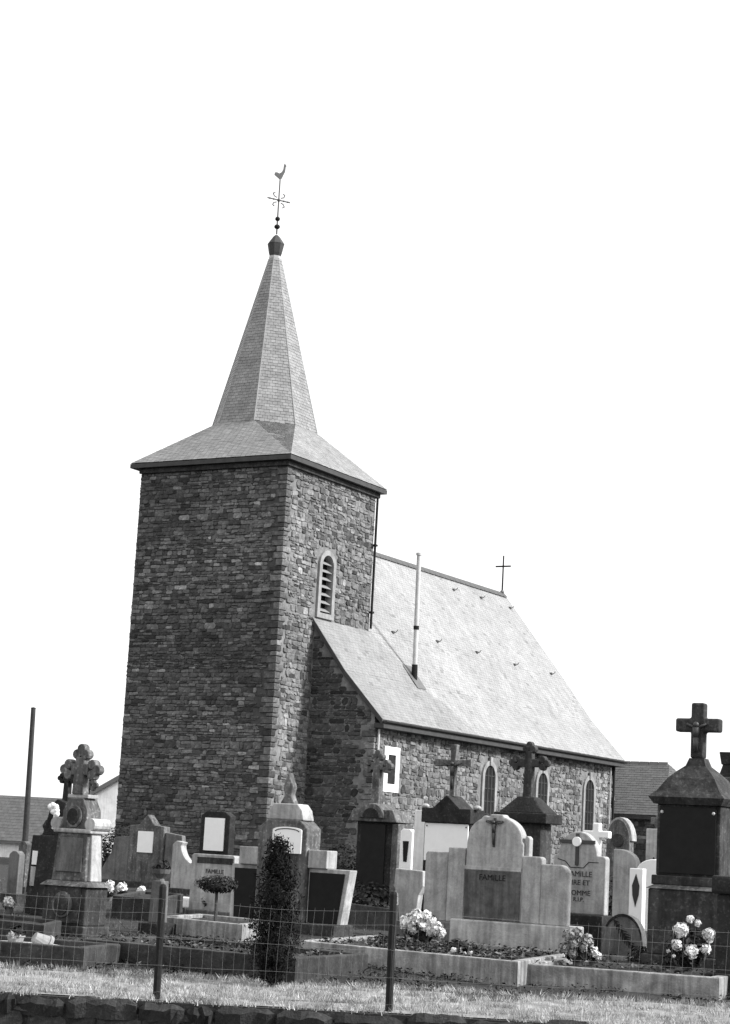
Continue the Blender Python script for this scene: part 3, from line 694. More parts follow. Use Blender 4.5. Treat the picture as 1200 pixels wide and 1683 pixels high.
G.part('inscription_panel', MB().box(a + .02, b - .02, .032, .05, zp + .01, G.h(1432)), 'stained', .006)
G.part('panel_ledge', MB().box(a + .012, b - .012, .028, .05, G.h(1431), G.h(1425)), 'pale', .004)
text('FAMILLE', .11, G.o, (cx, .031, G.h(1447)), 'black'); 
s = MB().prism(cross_poly(cx, G.h(1392), G.h(1344), .13, .03, G.h(1350)), .022, .05); q = G.part('crucifix', s, 'bronze', .004)
s = MB(); corpus(s, cx, G.h(1388), G.h(1348), .018, .8); G.part('crucified_figure', s, 'bronze', 0, q, True)
def slab(n, x0, x1, z0, z1, y0, y1, r0, r1, mt='granite'):
    pts = [(x0, z0), (x1, z0)] + (arc(x1 - r1, z1 - r1, r1, 0, 90, 6) if r1 else [(x1, z1)]) + (arc(x0 + r0, z1 - r0, r0, 90, 180, 6) if r0 else [(x0, z1)])
    return G.part(n, MB().prism(pts, y0, y1), mt, .015)
slab('wing_slab', G.x(728, 1510), a - .006, zp - .05, G.h(1396), .07, .21, 0, .02)
slab('wing_slab', G.x(690, 1500), G.x(728, 1510) - .006, zp - .05, G.h(1403) - .01, .09, .22, .05, 0)
slab('wing_slab', b + .006, G.x(886, 1515), zp, G.h(1404), .02, .17, 0, .05)
slab('wing_slab', G.x(886, 1515) + .006, G.x(930, 1520), zp, G.h(1418) + .02, -.01, .15, .02, .13)

# 4 --- FAMILLE headstone
G = Grave('arched_headstone', 'grey headstone lettered FAMILLE with dark cross and white round portrait', 'tombstone', 943, dist=27.3, lift=.1)
zp = G.h(1502); a, b = G.x(903, 1500), G.x(990, 1500); cx = (a + b) / 2 - .03
G.part('base', MB().box(a - .02, b + .02, -.05, .36, -.12, zp), 'soot', .02)
zs = G.h(1405); r = (b - a) * .37
G.part('headstone', MB().prism([(a, zp), (b, zp)] + arc(b - .05, zs - .05, .05, 0, 90, 5) + [(cx + r, zs)] + arc(cx, zs, r, 0, 180, 16, G.h(1366) - zs)[1:-1] + [(cx - r, zs)] + arc(a + .05, zs - .05, .05, 90, 180, 5), .06, .22), 'granite', .016)
zc_ = G.h(1383)
s = MB().prism(cross_poly(cx, G.h(1422), G.h(1369), r * .92, .05, zc_), .035, .06); q = G.part('inlaid_cross', s, 'bronze', .004)
s = MB(); bezel(s, cx, zc_, .066, .030, .02); G.part('portrait', s, 'enamel', .005, q)
s = MB(); pts = [(cx - r, zs - .06), (cx - r * .6, zs - .09), (cx - .1, zs - .17), (cx + .1, zs - .17), (cx + r * .6, zs - .09), (cx + r * 1.1, zs - .09)]
for p0, p1 in zip(pts, pts[1:]): s.tube((p0[0], .058, p0[1]), (p1[0], .058, p1[1]), .006, n=5)
G.part('carved_line', s, 'soot', 0)
for body, py_, sz in (('FAMILLE', 1440, .105), ('LIRE ET', 1454, .10), ('TOMME', 1471, .10), ('R.I.P.', 1481, .08)): text(body, sz, G.o, (cx + .04, .057, G.h(py_)), 'ink')

# 5 --- white cross behind it
G = Grave('white_cross', 'bright white stone cross standing behind the FAMILLE headstone', 'cross', 973, dist=31.0)
s = MB().prism(cross_poly(0, .1, G.h(1352), G.w(34) / 2 + .04, .115, G.h(1371)), 0, .13); G.part('cross', s, 'white', .02); G.part('foot', MB().box(-.25, .25, -.12, .25, -.1, .35), 'pale', .02)

# 6 --- stepped tomb with black side panels
G = Grave('stepped_tomb', 'stepped grey tomb with white plaque between two black framed panels, behind the conifer', 'tombstone', 464, py=1520, lift=.1)
xl, xr_ = G.x(376, 1500), G.x(552, 1515); zw = G.h(1424); cx = G.x(457, 1450)
a, b = G.x(420, 1450), G.x(500, 1450)
G.part('base', MB().box(xl - .02, xr_ + .02, -.08, .5, -.15, .05), 'dark', .02)
G.part('centre_pillar', MB().prism([(a, .05), (b, .05), (b, G.h(1360)), (b - .14, G.h(1347)), (a + .14, G.h(1347)), (a, G.h(1360))], .0, .42), 'grey', .018)
G.part('inner_gable', MB().prism([(a + .10, G.h(1347)), (b - .10, G.h(1347)), (b - .14, G.h(1330)), (b - .22, G.h(1320)), (a + .22, G.h(1320)), (a + .14, G.h(1330))], .04, .36), 'pale', .018)
s = MB(); s.prism([(cx - .13, G.h(1320)), (cx + .13, G.h(1320)), (cx + .06, G.h(1305)), (cx + .09, G.h(1292)), (cx + .03, G.h(1278)), (cx, G.h(1268)), (cx - .06, G.h(1283)), (cx - .09, G.h(1295)), (cx - .05, G.h(1306))], .12, .26); G.part('finial', s, 'grey', .02)
p0, p1 = G.x(449, 1380), G.x(497, 1380); q = G.part('white_plaque', MB().prism([(p0, G.h(1402)), (p1, G.h(1402)), (p1, G.h(1364))] + arc((p0 + p1) / 2, G.h(1364), (p1 - p0) / 2, 0, 180, 10, .05)[1:-1] + [(p0, G.h(1364))], -.03, .0), 'enamel', .004)
s = MB(); ar = arc((p0 + p1) / 2, G.h(1367), (p1 - p0) * .42, 10, 170, 10, .05)
for u, v in zip(ar, ar[1:]): s.tube((u[0], -.031, u[1]), (v[0], -.031, v[1]), .008, n=5)
G.part('plaque_lettering', s, 'dark', 0, q)
for x0, x1 in ((xl, a - .01), (b + .01, xr_)):
    fr = MB(); zt = zw; tilt = .06 if x0 > 0 else -.06
    zf = G.h(1424); fr.prism([(x0 - (.05 if x0 < 0 else 0), .05), (x1 + (.02 if x0 > 0 else 0), .05), (x1 + (.14 if x0 > 0 else 0), zf), (x0 - (.06 if x0 < 0 else 0), zf)], .1, .32); w_ = G.part('wing', fr, 'pale', .012)
    G.part('black_panel', MB().prism([(x0 + .03, .06), (x1 - .04, .06), (x1 + (.06 if x0 > 0 else -.04), zf - .06), (x0 + .0 + (.0 if x0 < 0 else .03), zf - .06)], .085, .1), 'black', .003, w_)
    cxb = (x0 + x1) / 2; k = .10 if x0 > 0 else -.04; xx0, xx1 = (b + .01, b + .34) if x0 > 0 else (a - .36, a - .01)
    G.part('step_block', MB().box(xx0, xx1, .05, .36, zf, G.h(1394)), 'granite', .014)

# 7 --- dark tomb with round pediment
G = Grave('pediment_tomb', 'dark tomb with round pediment, wide lintel and trefoil cross, in front of the nave corner', 'tombstone', 606, dist=36.5)
zl = G.h(1350); hw = G.w(56) / 2
G.part('body', MB().box(-hw, hw, .06, .6, 0, zl), 'soot', .015); G.part('black_recess', MB().box(-hw + .1, hw - .13, .03, .06, .5, zl - .04), 'black', .004)
G.part('side_pilaster', MB().box(hw + .003, hw + .13, .04, .55, 0, zl - .02), 'grey', .01)
hl = G.w(78) / 2; G.part('lintel', MB().prism([(-hl, zl), (hl, zl), (hl - .1, G.h(1330)), (-hl + .1, G.h(1330))], -.06, .66), 'grey', .015)
s = MB().prism(arc(0, G.h(1344), .27, 0, 180, 16), -.12, .5); q = G.part('round_pediment', s, 'grey', .012)
s = MB().prism(arc(0, G.h(1344) + .01, .17, 0, 180, 14), -.135, -.12); G.part('tympanum', s, 'soot', .004, q)
s = MB(); trefoil_cross(s, -.07, G.h(1345) + .26, G.h(1238), .22, .14, G.h(1258), .12, .27); G.part('cross', s, 'grey', .01)

# 8 --- gabled tomb with white panel and crucifix
G = Grave('gabled_tomb', 'tomb with wide dark gabled head over a large white panel, crucifix on top', 'tombstone', 724, dist=33.5)
hw = G.w(78) / 2; z0, z1 = G.h(1352), G.h(1328)
G.part('body', MB().box(-hw * .94, hw * .94, .08, .5, 0, z0), 'soot', .012); G.part('white_panel', MB().box(-hw * .88, hw * .88, .05, .08, G.h(1415), z0 - .01), 'enamel', .004)
for sx in (-1, 1):
    s = MB(); s.ball((sx * hw * .8, .045, z0 - .06), .014, 6, 4); G.part('panel_stud', s, 'iron', 0)
G.part('gable', MB().prism([(-hw, z0), (hw, z0), (hw, z1), (hw * .55, z1), (0, G.h(1306)), (-hw * .55, z1), (-hw, z1)], 0, .56), 'soot', .012)
zt = G.h(1222); t_ = .09
s = MB().prism(cross_poly(0, G.h(1308), zt, G.w(58) / 2, t_, G.h(1252), .02), .18, .29); q = G.part('cross', s, 'grey', .01)
s = MB(); corpus(s, 0, G.h(1295), G.h(1250), .17, 1.2); G.part('crucified_figure', s, 'bronze', 0, q, True)
for k in range(2): G.part('scroll', MB().ball((-.5 + k * 1.0, .2, z1 + .03), .07, 10, 6, .6), 'pale', 0)

# 9 --- dark shouldered tomb with broad cross
G = Grave('shouldered_tomb', 'dark shouldered tomb with moulded cap and broad ornate cross, behind the winged headstone', 'tombstone', 848, dist=31.5)
hw = G.w(62) / 2; z0, z1 = G.h(1352), G.h(1335)
G.part('body', MB().frus(-hw * 1.02, hw * 1.02, .06, .52, 0, -hw * .92, hw * .92, .08, .5, z0), 'dark', .015)
G.part('cap', MB().box(-hw - .12, hw + .12, -.04, .6, z0, z1), 'soot', .02)
G.part('roof', MB().frus(-hw - .06, hw + .06, .0, .55, z1, -hw * .42, hw * .42, .16, .42, G.h(1308)), 'soot', .02)
s = MB(); trefoil_cross(s, 0, G.h(1309), G.h(1224), .27, .13, G.h(1252), .2, .33); G.part('cross', s, 'dark', .012)

# 10 --- pair of small white upright things by the nave
G = Grave('white_stele', 'narrow white rendered slab standing beside the gabled tomb', 'tombstone', 685, dist=35.0)
G.part('slab', MB().box(-G.w(23) / 2, G.w(23) / 2, 0, .16, 0, G.h(1331)), 'render_', .01); G.part('foot', MB().box(-.25, .25, -.05, .3, -.1, .12), 'grey', .01)
G = Grave('slit_stele', 'small white stele with a dark slot, left of the narrow white slab', 'tombstone', 661, dist=35.6)
hw = G.w(20) / 2; G.part('slab', MB().prism([(-hw, 0), (hw, 0), (hw * .95, G.h(1366)), (hw * .5, G.h(1362)), (-hw * .6, G.h(1362)), (-hw * .95, G.h(1366))], 0, .16), 'white', .01)
G.part('dark_slot', MB().prism([(-.035, G.h(1416)), (.035, G.h(1416)), (.06, G.h(1382)), (-.06, G.h(1382))], -.012, .0), 'black', .003); G.part('foot', MB().box(-.25, .25, -.05, .3, -.1, .12), 'grey', .01)
G = Grave('small_headstone', 'small light headstone with sloping shoulders behind the fence post', 'tombstone', 667, dist=30.0)
hw = G.w(46) / 2; G.part('slab', MB().prism([(-hw * .5, .1), (hw * .5, .1), (hw * .72, G.h(1470)), (hw, G.h(1455)), (hw * .95, G.h(1430)), (-hw * .95, G.h(1428)), (-hw, G.h(1458)), (-hw * .7, G.h(1470))], 0, .16), 'granite', .015)
G.part('base', MB().box(-hw * .9, hw * .9, -.08, .25, -.1, .25), 'granite2', .015)

# 11 --- graves below the tower
G = Grave('plaque_headstone', 'headstone with white plaque and pointed top between two flared wings, below the tower', 'tombstone', 234, dist=43.0)
hw = G.w(54) / 2; zt = G.h(1357)
G.part('headstone', MB().prism([(-hw, 0), (hw, 0), (hw, zt), (hw * .45, zt + .02), (0, G.h(1338)), (-hw * .45, zt + .02), (-hw, zt)], 0, .24), 'grey', .015)
G.part('white_plaque', MB().box(-G.w(24) / 2, G.w(24) / 2, -.025, 0, G.h(1401), G.h(1366)), 'enamel', .004)
for sx in (-1, 1):
    G.part('wing', MB().prism([(hw + .02, 0), (hw + .9, 0), (hw + .55, .55), (hw + .45, G.h(1370)), (hw + .02, G.h(1366))] if sx > 0 else [(-hw - .95, 0), (-hw - .02, 0), (-hw - .02, G.h(1375)), (-hw - .42, G.h(1378)), (-hw - .48, .75)], .05, .2), 'granite2', .015)
G.part('base', MB().box(-hw - 1, hw + 1, -.1, .32, -.1, .14), 'dark', .02)
G = Grave('scroll_headstone', 'pale headstone cut in a concave curve, right of the pointed plaque headstone', 'tombstone', 298, dist=41.0)
hw = G.w(38) / 2; G.part('slab', MB().prism([(-hw, 0), (hw, 0), (hw, .72)] + arc(hw + .02, G.h(1395) + .14, .42, 250, 190, 6, .45) + [(-.05, G.h(1384)), (-hw * .7, G.h(1382)), (-hw, G.h(1388))], 0, .2), 'granite', .015); G.part('base', MB().box(-hw - .06, hw + .06, -.08, .28, -.1, .12), 'dark', .02)
G = Grave('dark_headstone', 'dark headstone with tall plain white plaque standing against the tower', 'tombstone', 347, dist=47.0)
hw = G.w(46) / 2; G.part('slab', MB().prism([(-hw, 0), (hw, 0), (hw, G.h(1340)), (hw * .6, G.h(1333)), (-hw * .6, G.h(1333)), (-hw, G.h(1340))], 0, .25), 'soot', .015); G.part('white_plaque', MB().box(-G.w(31) / 2, G.w(31) / 2, -.03, 0, G.h(1398), G.h(1344)), 'enamel', .004); G.part('base', MB().box(-hw - .08, hw + .08, -.1, .32, -.1, .14), 'soot', .02)
G = Grave('white_headstone', 'broad white headstone with dark lettered band behind the little standard tree', 'tombstone', 344, dist=33.0)
hw = G.w(68) / 2; zt = G.h(1404); G.part('slab', MB().prism([(-hw, 0), (hw, 0), (hw, zt - .03), (hw - .03, zt), (-hw + .03, zt), (-hw, zt - .03)], 0, .18), 'pale', .012)
G.part('lettered_band', MB().box(-hw * .72, hw * .95, -.012, 0, zt - .15, zt - .05), 'dark', .004); text('FAMILLE', .10, G.o, (.05, -.005, zt - .31), 'ink')
G.part('base', MB().box(-hw - .05, hw + .05, -.1, .3, -.1, .1), 'granite2', .02)
G = Grave('urn_pedestal', 'short stone pedestal with flower urn beside the left fence post', 'pedestal', 251, dist=27.6, lift=.03)
hw = G.w(17) / 2; zt = G.h(1447); G.part('shaft', MB().frus(-hw, hw, 0, .2, .12, -hw * .9, hw * .9, .01, .19, zt), 'granite2', .012); G.part('base', MB().box(-hw - .1, hw + .1, -.1, .3, -.1, .12), 'soot', .02)
G.part('urn', MB().lathe([(.06, zt), (.05, zt + .03), (.12, zt + .10), (.14, zt + .16), (.11, zt + .16)], 12, 0, .1), 'pot', 0)
s = MB()
for k in range(90):
    v = Vector((random.gauss(0, 1), random.gauss(0, 1), abs(random.gauss(0, 1)))).normalized(); s.leaf(Vector((0, .1, zt + .16)) + v * random.uniform(.03, .14), v, .05, tint=random.uniform(.6, 2.2))
G.part('dried_flowers', s, 'leaf', 0)

# 12 --- far left cluster
G = Grave('cross_tomb', 'dark narrow tomb with two small crosses, half hidden behind the tall pedestal tomb', 'tombstone', 76, dist=30.5)
hw = G.w(46) / 2; G.part('body', MB().frus(-hw * 1.15, hw * 1.15, 0, .55, 0, -hw, hw, .04, .5, G.h(1372)), 'soot', .015)
G.part('head', MB().prism([(-hw * .95, G.h(1372)), (hw * .95, G.h(1372)), (hw * .5, G.h(1318)), (-hw * .1, G.h(1312)), (-hw * .5, G.h(1322))], .08, .46), 'soot', .015)
s = MB(); trefoil_cross(s, .02, G.h(1318), G.h(1264), .13, .09, G.h(1277), .2, .3); G.part('cross', s, 'soot', .01)
s = MB(); trefoil_cross(s, .24, G.h(1330), G.h(1270), .14, .10, G.h(1286), .42, .5); G.part('rear_cross', s, 'grey', .01)
s = MB()
for k in range(26):
    t = k / 25; x_, z_ = -.02 + .16 * math.sin(t * 2.2) - .10 * t, G.h(1322) - t * .36
    s.ball((x_ + random.uniform(-.05, .05) * (1.3 - t), -.05 + t * .02, z_ + random.uniform(-.02, .02)), random.uniform(.03, .055) * (1.15 - .5 * t), 7, 5, 1, 1.0)
G.part('enamel_flower_spray', s, 'enamel', 0, smooth=True)
G = Grave('dark_stele', 'dark narrow stele with a small white plaque near the left edge', 'tombstone', 54, dist=31.0)
hw = G.w(26) / 2; G.part('body', MB().frus(-hw * 1.2, hw * 1.2, 0, .4, 0, -hw, hw, .04, .36, G.h(1372)), 'soot', .012); G.part('knob', MB().lathe([(.10, G.h(1372)), (.05, G.h(1366)), (.09, G.h(1356)), (.04, G.h(1346))], 10, .0, .2), 'soot', 0)
G.part('white_plaque', MB().box(-hw * .55, hw * .5, -.02, .03, G.h(1421), G.h(1398)), 'enamel', .004); G.part('lower_plaque', MB().box(-hw * .6, hw * .5, -.02, .03, G.h(1456), G.h(1424)), 'pale', .004)
for k, (px_, d_, pt, wpx, mt_, lb) in enumerate(((17, 34, 1398, 16, 'granite2', 'low grey slab at the left edge, nearest the picture border'), (31, 37, 1382, 13, 'grey', 'grey upright slab between the left edge and the dark stele'))):
    G = Grave('plain_headstone', lb, 'tombstone', px_, dist=d_); hw = G.w(wpx) / 2
    G.part('slab', MB().prism([(-hw, 0), (hw, 0), (hw, G.h(pt) - .06), (hw * .4, G.h(pt)), (-hw * .4, G.h(pt)), (-hw, G.h(pt) - .06)], 0, .16), mt_, .012); G.part('base', MB().box(-hw - .08, hw + .08, -.06, .24, -.1, .15), 'dark', .012)

# 13 --- right cluster
G = Grave('half_arch_headstone', 'pale half-arched headstone right of the white cross', 'tombstone', 1024, dist=33.5)
hw = G.w(38) / 2; zt = G.h(1396); G.part('slab', MB().prism([(-hw, .1), (hw, .1), (hw, zt - .28)] + arc(-hw * .5, zt - .28, hw * 1.5, 10, 85, 7, .28) + [(-hw * .5, zt), (-hw, zt)], 0, .18), 'granite', .015); G.part('base', MB().box(-hw - .08, hw + .08, -.08, .3, -.1, .2), 'dark', .012)
G = Grave('lozenge_stele', 'narrow white stele with dark leaf-shaped inlay', 'tombstone', 1042, dist=30.0)
hw = G.w(21) / 2; G.part('slab', MB().box(-hw, hw, 0, .14, .0, G.h(1427)), 'white', .01); zc_ = G.h(1462); G.part('dark_inlay', MB().prism([(0, zc_ - .26), (.05, zc_ - .08), (.06, zc_ + .06), (0, zc_ + .24), (-.06, zc_ + .06), (-.05, zc_ - .08)], -.012, 0), 'ink', .003); G.part('foot', MB().box(-hw - .06, hw + .06, -.08, .22, -.1, .1), 'granite2', .01)
G = Grave('white_round_headstone', 'white round-shouldered headstone between the lozenge stele and the large dark tomb', 'tombstone', 1072, dist=32.5)
hw = G.w(56) / 2; zt = G.h(1412); G.part('slab', MB().prism([(-hw, .1), (hw, .1), (hw, zt - .2)] + arc(0, zt - .2, hw, 0, 180, 12, .2)[1:-1] + [(-hw, zt - .2)], 0, .18), 'white', .015); G.part('base', MB().box(-hw - .06, hw + .06, -.08, .28, -.1, .18), 'pale', .012)
G = Grave('old_arched_tomb', 'old weathered arched tomb in front of the sacristy', 'tombstone', 1012, dist=47.0)
hw = G.w(36) / 2; zt = G.h(1346); G.part('slab', MB().prism([(-hw, 0), (hw, 0), (hw, zt - .5)] + arc(0, zt - .5, hw, 0, 180, 12, .5)[1:-1] + [(-hw, zt - .5)], 0, .3), 'grey', .02); s = MB(); bezel(s, 0, zt - .5, .16, 0, .04); G.part('roundel', s, 'dark', .008); G.part('rim', MB().prism(arc(0, zt - .5, hw + .05, 0, 180, 12, .55) + arc(0, zt - .5, hw - .03, 180, 0, 12, .46), .05, .34), 'pale', 0)
G = Grave('old_cross_tomb', 'weathered pale tomb with stubby cross in front of the sacristy, beside the large dark tomb', 'tombstone', 1076, dist=46.0)
hw = G.w(34) / 2; G.part('body', MB().box(-hw, hw, 0, .4, 0, G.h(1362)), 'pale', .02); G.part('niche', MB().prism([(-hw * .5, .5), (hw * .1, .5), (hw * .1, 1.1), (-hw * .2, 1.25), (-hw * .5, 1.1)], -.02, 0), 'soot', .005)
s = MB(); s.prism(cross_poly(0, G.h(1363), G.h(1340), .2, .16, G.h(1349)), .1, .28); G.part('cross', s, 'grey', .012)
G = Grave('palm_slab', 'low rounded slab carved with a palm frond at the foot of the large tomb', 'tombstone', 1022, dist=26.2, lift=.1)
hw = G.w(64) / 2; zt = G.h(1503); G.part('slab', MB().prism([(-hw, 0), (hw, 0), (hw * .95, zt * .4)] + arc(0, zt * .4, hw * .92, 8, 172, 12, zt * .6) + [(-hw * .95, zt * .4)], 0, .2), 'granite2', .015)
s = MB(); A_, B_ = Vector((-.13, zt * .88)), Vector((.17, zt * .22))
s.tube((A_.x, -.006, A_.y), (B_.x, -.006, B_.y), .010, n=5); dv = (B_ - A_).normalized(); nv = Vector((-dv.y, dv.x))
for k in range(9):
    p = A_.lerp(B_, .05 + k * .1); ln = .12 * (1 - abs(k - 4) * .1)
    for sx in (-1, 1): q = p + dv * ln * .7 + nv * sx * ln * .55; s.tube((p.x, -.006, p.y), (q.x, -.004, q.y), .012, .004, n=5)
G.part('palm_frond', s, 'soot', 0)
s = MB(); s.prism(arc(0, zt * .4, hw * .97, 5, 150, 12, zt * .62) + arc(0, zt * .4, hw * .90, 150, 5, 12, zt * .56), -.012, .0); G.part('rim', s, 'soot', 0)
G = Grave('pillar_tomb', 'dark monument with block finial showing behind the large tomb at the right edge', 'tombstone', 1178, dist=33.0)
hw = .42; G.part('body', MB().box(-hw, hw, 0, .7, 0, G.h(1330)), 'dark', .02); G.part('gable', MB().frus(-hw - .08, hw + .08, -.06, .76, G.h(1330), -.14, .14, .22, .48, G.h(1275)), 'dark', .02)
G.part('neck', MB().frus(-.12, .12, .24, .46, G.h(1275), -.07, .07, .29, .41, G.h(1255)), 'soot', .01); G.part('finial', MB().frus(-.09, .09, .27, .43, G.h(1255), -.12, .12, .24, .46, G.h(1234)), 'soot', .015)
G = Grave('rustic_pedestal', 'dark rough pedestal with projecting ledge cut off by the right edge', 'tombstone', 1200, dist=22.6, lift=0)
hw = .19; zt = G.h(1440); q = MB(); q.box(-hw, hw, 0, .4, -.1, G.h(1470)); G.part('body', q, 'soot', .03); G.part('ledge', MB().box(-hw - .05, hw + .05, -.05, .45, G.h(1470), zt), 'soot', .03); G.part('foot', MB().box(-hw - .1, hw + .1, -.1, .5, -.1, .25), 'soot', .04)

# ------------------------------------------------------------------ grave plots with kerbs
def plot(label, FL, FR, BL, hk, mt, fill, th=.13, fillz=.05, plants=0):
    P = [at_z(*p, gz(at_z(*p, hk).y) + hk) for p in (FL, FR, BL)]
    P.append(P[1] + P[2] - P[0]); P[3], P[2] = P[2], P[3]            # FL FR BR BL
    c_ = sum(P, Vector()) / 4; c_.z = gz(c_.y)
    t = thing('grave_plot', label, 'grave', c_, 0)
    zt = P[0].z - c_.z; P = [Vector((p.x, p.y, 0)) - Vector((c_.x, c_.y, 0)) for p in P]
    inn = []
    for i in range(4):
        a, b, d = P[i], P[(i + 1) % 4], P[i - 1]; u = (b - a).normalized(); v = (d - a).normalized(); inn.append(a + (u + v) * th)
    for i in range(4):
        j = (i + 1) % 4; vs = [P[i], P[j], inn[j], inn[i]]; mb = MB(); zz = zt + i * .002
        e = (P[j] - P[i]).normalized() * .003; vs = [P[i] + e, P[j] - e, inn[j] - e, inn[i] + e]
        mb.add([v + Vector((0, 0, -.2)) for v in vs] + [v + Vector((0, 0, zz)) for v in vs], [(3, 2, 1, 0), (4, 5, 6, 7), (0, 1, 5, 4), (1, 2, 6, 5), (2, 3, 7, 6), (3, 0, 4, 7)]); mb.build('kerb', mt, t, bevel=.012)
    mb = MB(); n = 10
    for j in range(n + 1):
        for i in range(n + 1):
            p = inn[0].lerp(inn[1], i / n).lerp(inn[3].lerp(inn[2], i / n), j / n); mb.v.append((p.x, p.y, zt - fillz + .03 * noise.noise(p * 4)))
    for j in range(n):
        for i in range(n): mb.f.append((j * (n + 1) + i, j * (n + 1) + i + 1, (j + 1) * (n + 1) + i + 1, (j + 1) * (n + 1) + i)); mb.t.append(1)
    mb.build('fill', fill, t, smooth=True)
    if plants:
        s = MB()
        for k in range(plants):
            a_, b_ = random.random(), random.random() ** 1.3; p = inn[0].lerp(inn[1], a_).lerp(inn[3].lerp(inn[2], a_), b_)
            if noise.noise(p * 2.5) < -.12: continue
            s.leaf((p.x, p.y, zt - fillz + random.uniform(0, .09)), (random.gauss(0, .5), random.gauss(0, .5), 1), random.uniform(.02, .05), 1.7, random.choice((.6, 1, 1.6, 3, 6)))
        s.build('planting', 'leaf', t)['kind'] = 'stuff'
    return t, c_, inn, zt
plot('dark mossy kerbed grave plot in front of the stepped tomb', (138, 1543), (485, 1588), (275, 1533), .15, 'kerb2', 'soil', plants=900)
plotB = plot('concrete kerbed grave plot in front of the winged headstone', (494, 1546), (851, 1588), (622, 1527), .15, 'kerb', 'soil', plants=2600)
plot('concrete kerbed grave plot in front of the large dark tomb', (853, 1583), (1182, 1612), (992, 1559), .15, 'kerb', 'soil', plants=500)
plot('kerbed grave plot with white gravel at the lower left', (-90, 1540), (138, 1564), (-20, 1530), .16, 'kerb2', 'gravel')
plot('small kerbed plot at the left edge beside the pedestal tomb', (-40, 1508), (72, 1524), (-5, 1497), .14, 'kerb2', 'soil')
plot('pale kerbed plot in front of the broad white headstone', (262, 1506), (398, 1524), (330, 1495), .12, 'kerb', 'soil')
plot('low kerbed plot below the tower behind the urn pedestal', (185, 1472), (262, 1482), (232, 1463), .15, 'kerb2', 'soil')
plot('kerbed plot between the stepped tomb and the fence post', (570, 1484), (640, 1494), (612, 1474), .15, 'kerb2', 'soil')

# ------------------------------------------------------------------ flowers, shrubs
def bloom(r, mt, parent, c_, n=70, tone=1.0, name='blossom'):
    s = MB(); c_ = Vector(c_); s.ball(c_, r * .72, 10, 6, .9, tone * .85, .08)
    for k in range(n):
        v = Vector((random.gauss(0, 1), random.gauss(0, 1), random.gauss(.25, 1))).normalized(); s.leaf(c_ + v * r * random.uniform(.7, 1.0), (v + Vector((random.gauss(0, .35), random.gauss(0, .35), random.gauss(0, .35)))), r * .55, 1.5, tone * random.uniform(.8, 1.05))
    return s.build(name, mt, parent)
def foliage(parent, c_, rx, rz, n, size, name='foliage', mt='leaf', lo=.6, hi=1.8):
    s = MB(); c_ = Vector(c_)
    for k in range(n):
        v = Vector((random.gauss(0, 1), random.gauss(0, 1), random.gauss(0, 1))).normalized() * random.uniform(.35, 1) ** .6
        p = c_ + Vector((v.x * rx, v.y * rx, v.z * rz)); s.leaf(p, v + Vector((0, 0, .4)), size * random.uniform(.6, 1.3), 1.9, random.uniform(lo, hi))
    return s.build(name, mt, parent)
def potted(label, px, py, lift, pot_r, pot_h, blooms, leaf_r=.18, mt='petal', potm='pot', leaves=160, tone=1.0, name='flower_pot', flat=.8):
    p = on_ground(px, py, lift); t = thing(name, label, 'flowers', p, 0)
    MB().lathe([(pot_r * .7, -.03), (pot_r, pot_h * .85), (pot_r * 1.1, pot_h * .86), (pot_r * 1.1, pot_h), (pot_r * .9, pot_h)], 14).build('pot', potm, t)
    foliage(t, (0, 0, pot_h + leaf_r * .35), leaf_r, leaf_r * flat, leaves, .06)
    k = p.y / F_PX
    for (bx, by, r) in blooms:                             # blossoms given in pixels from the pot's foot
        z_ = (py - by) * k; c_ = ((bx - px) * k, -leaf_r * .75 + random.uniform(-.05, .03), max(z_, .04)); bloom(r * random.uniform(.9, 1.3) * k, mt, t, c_, tone=tone * random.uniform(.75, 1.08))
        MB().tube((0, 0, pot_h * .6), (c_[0], c_[1], c_[2] - r * k * .5), .006, n=5).build('stem', 'leaf', t)
    return t
potted('pot of large white chrysanthemums by the fence post, on the concrete plot', 690, 1553, .16, .10, .14, [(668, 1517, 10), (682, 1510, 11), (697, 1506, 10), (676, 1528, 8), (693, 1521, 10), (706, 1516, 8), (714, 1525, 9), (722, 1532, 7), (663, 1524, 6), (704, 1528, 8)], .26, leaves=260)
potted('pale ball-shaped chrysanthemum plant, left of two in front of the granite wings', 712, 1536, .18, .07, .10, [(711, 1500, 9), (707, 1503, 6), (716, 1505, 6)], .10, 'petal2', tone=1.6, leaves=80)
potted('darker ball-shaped chrysanthemum plant, right of two in front of the granite wings', 740, 1540, .18, .07, .10, [(739, 1500, 12), (733, 1512, 9), (745, 1514, 9)], .14, 'petal2', tone=.8, leaves=110)
potted('cluster of small white flowers low on the concrete plot', 752, 1573, .18, .05, .05, [(744, 1563, 5), (752, 1562, 6), (762, 1566, 3), (773, 1567, 5), (738, 1568, 3)], .14, leaves=90)
potted('bunch of faded grey flowers with one white bloom on the corner of two plots', 950, 1583, .18, .08, .10, [(930, 1538, 9), (944, 1534, 8), (962, 1546, 10), (940, 1552, 9), (955, 1557, 9), (925, 1560, 8), (938, 1567, 7)], .2, 'petal2', leaves=160)
potted('single white bloom with leaves beside the faded grey flowers', 974, 1582, .18, .06, .06, [(972, 1568, 10), (981, 1571, 6)], .10, leaves=60)
potted('vase of five big white flowers before the large dark tomb', 1130, 1592, .18, .09, .14, [(1113, 1531, 10), (1107, 1555, 9), (1130, 1563, 10), (1154, 1559, 9), (1157, 1536, 9), (1127, 1513, 5), (1140, 1519, 5), (1160, 1543, 6)], .28, leaves=300, flat=.95)
potted('small dark pot with pale leaves left of the vase of white flowers', 1101, 1602, .19, .06, .11, [(1096, 1565, 3), (1104, 1572, 3)], .10, 'petal2', tone=1.8, leaves=110)
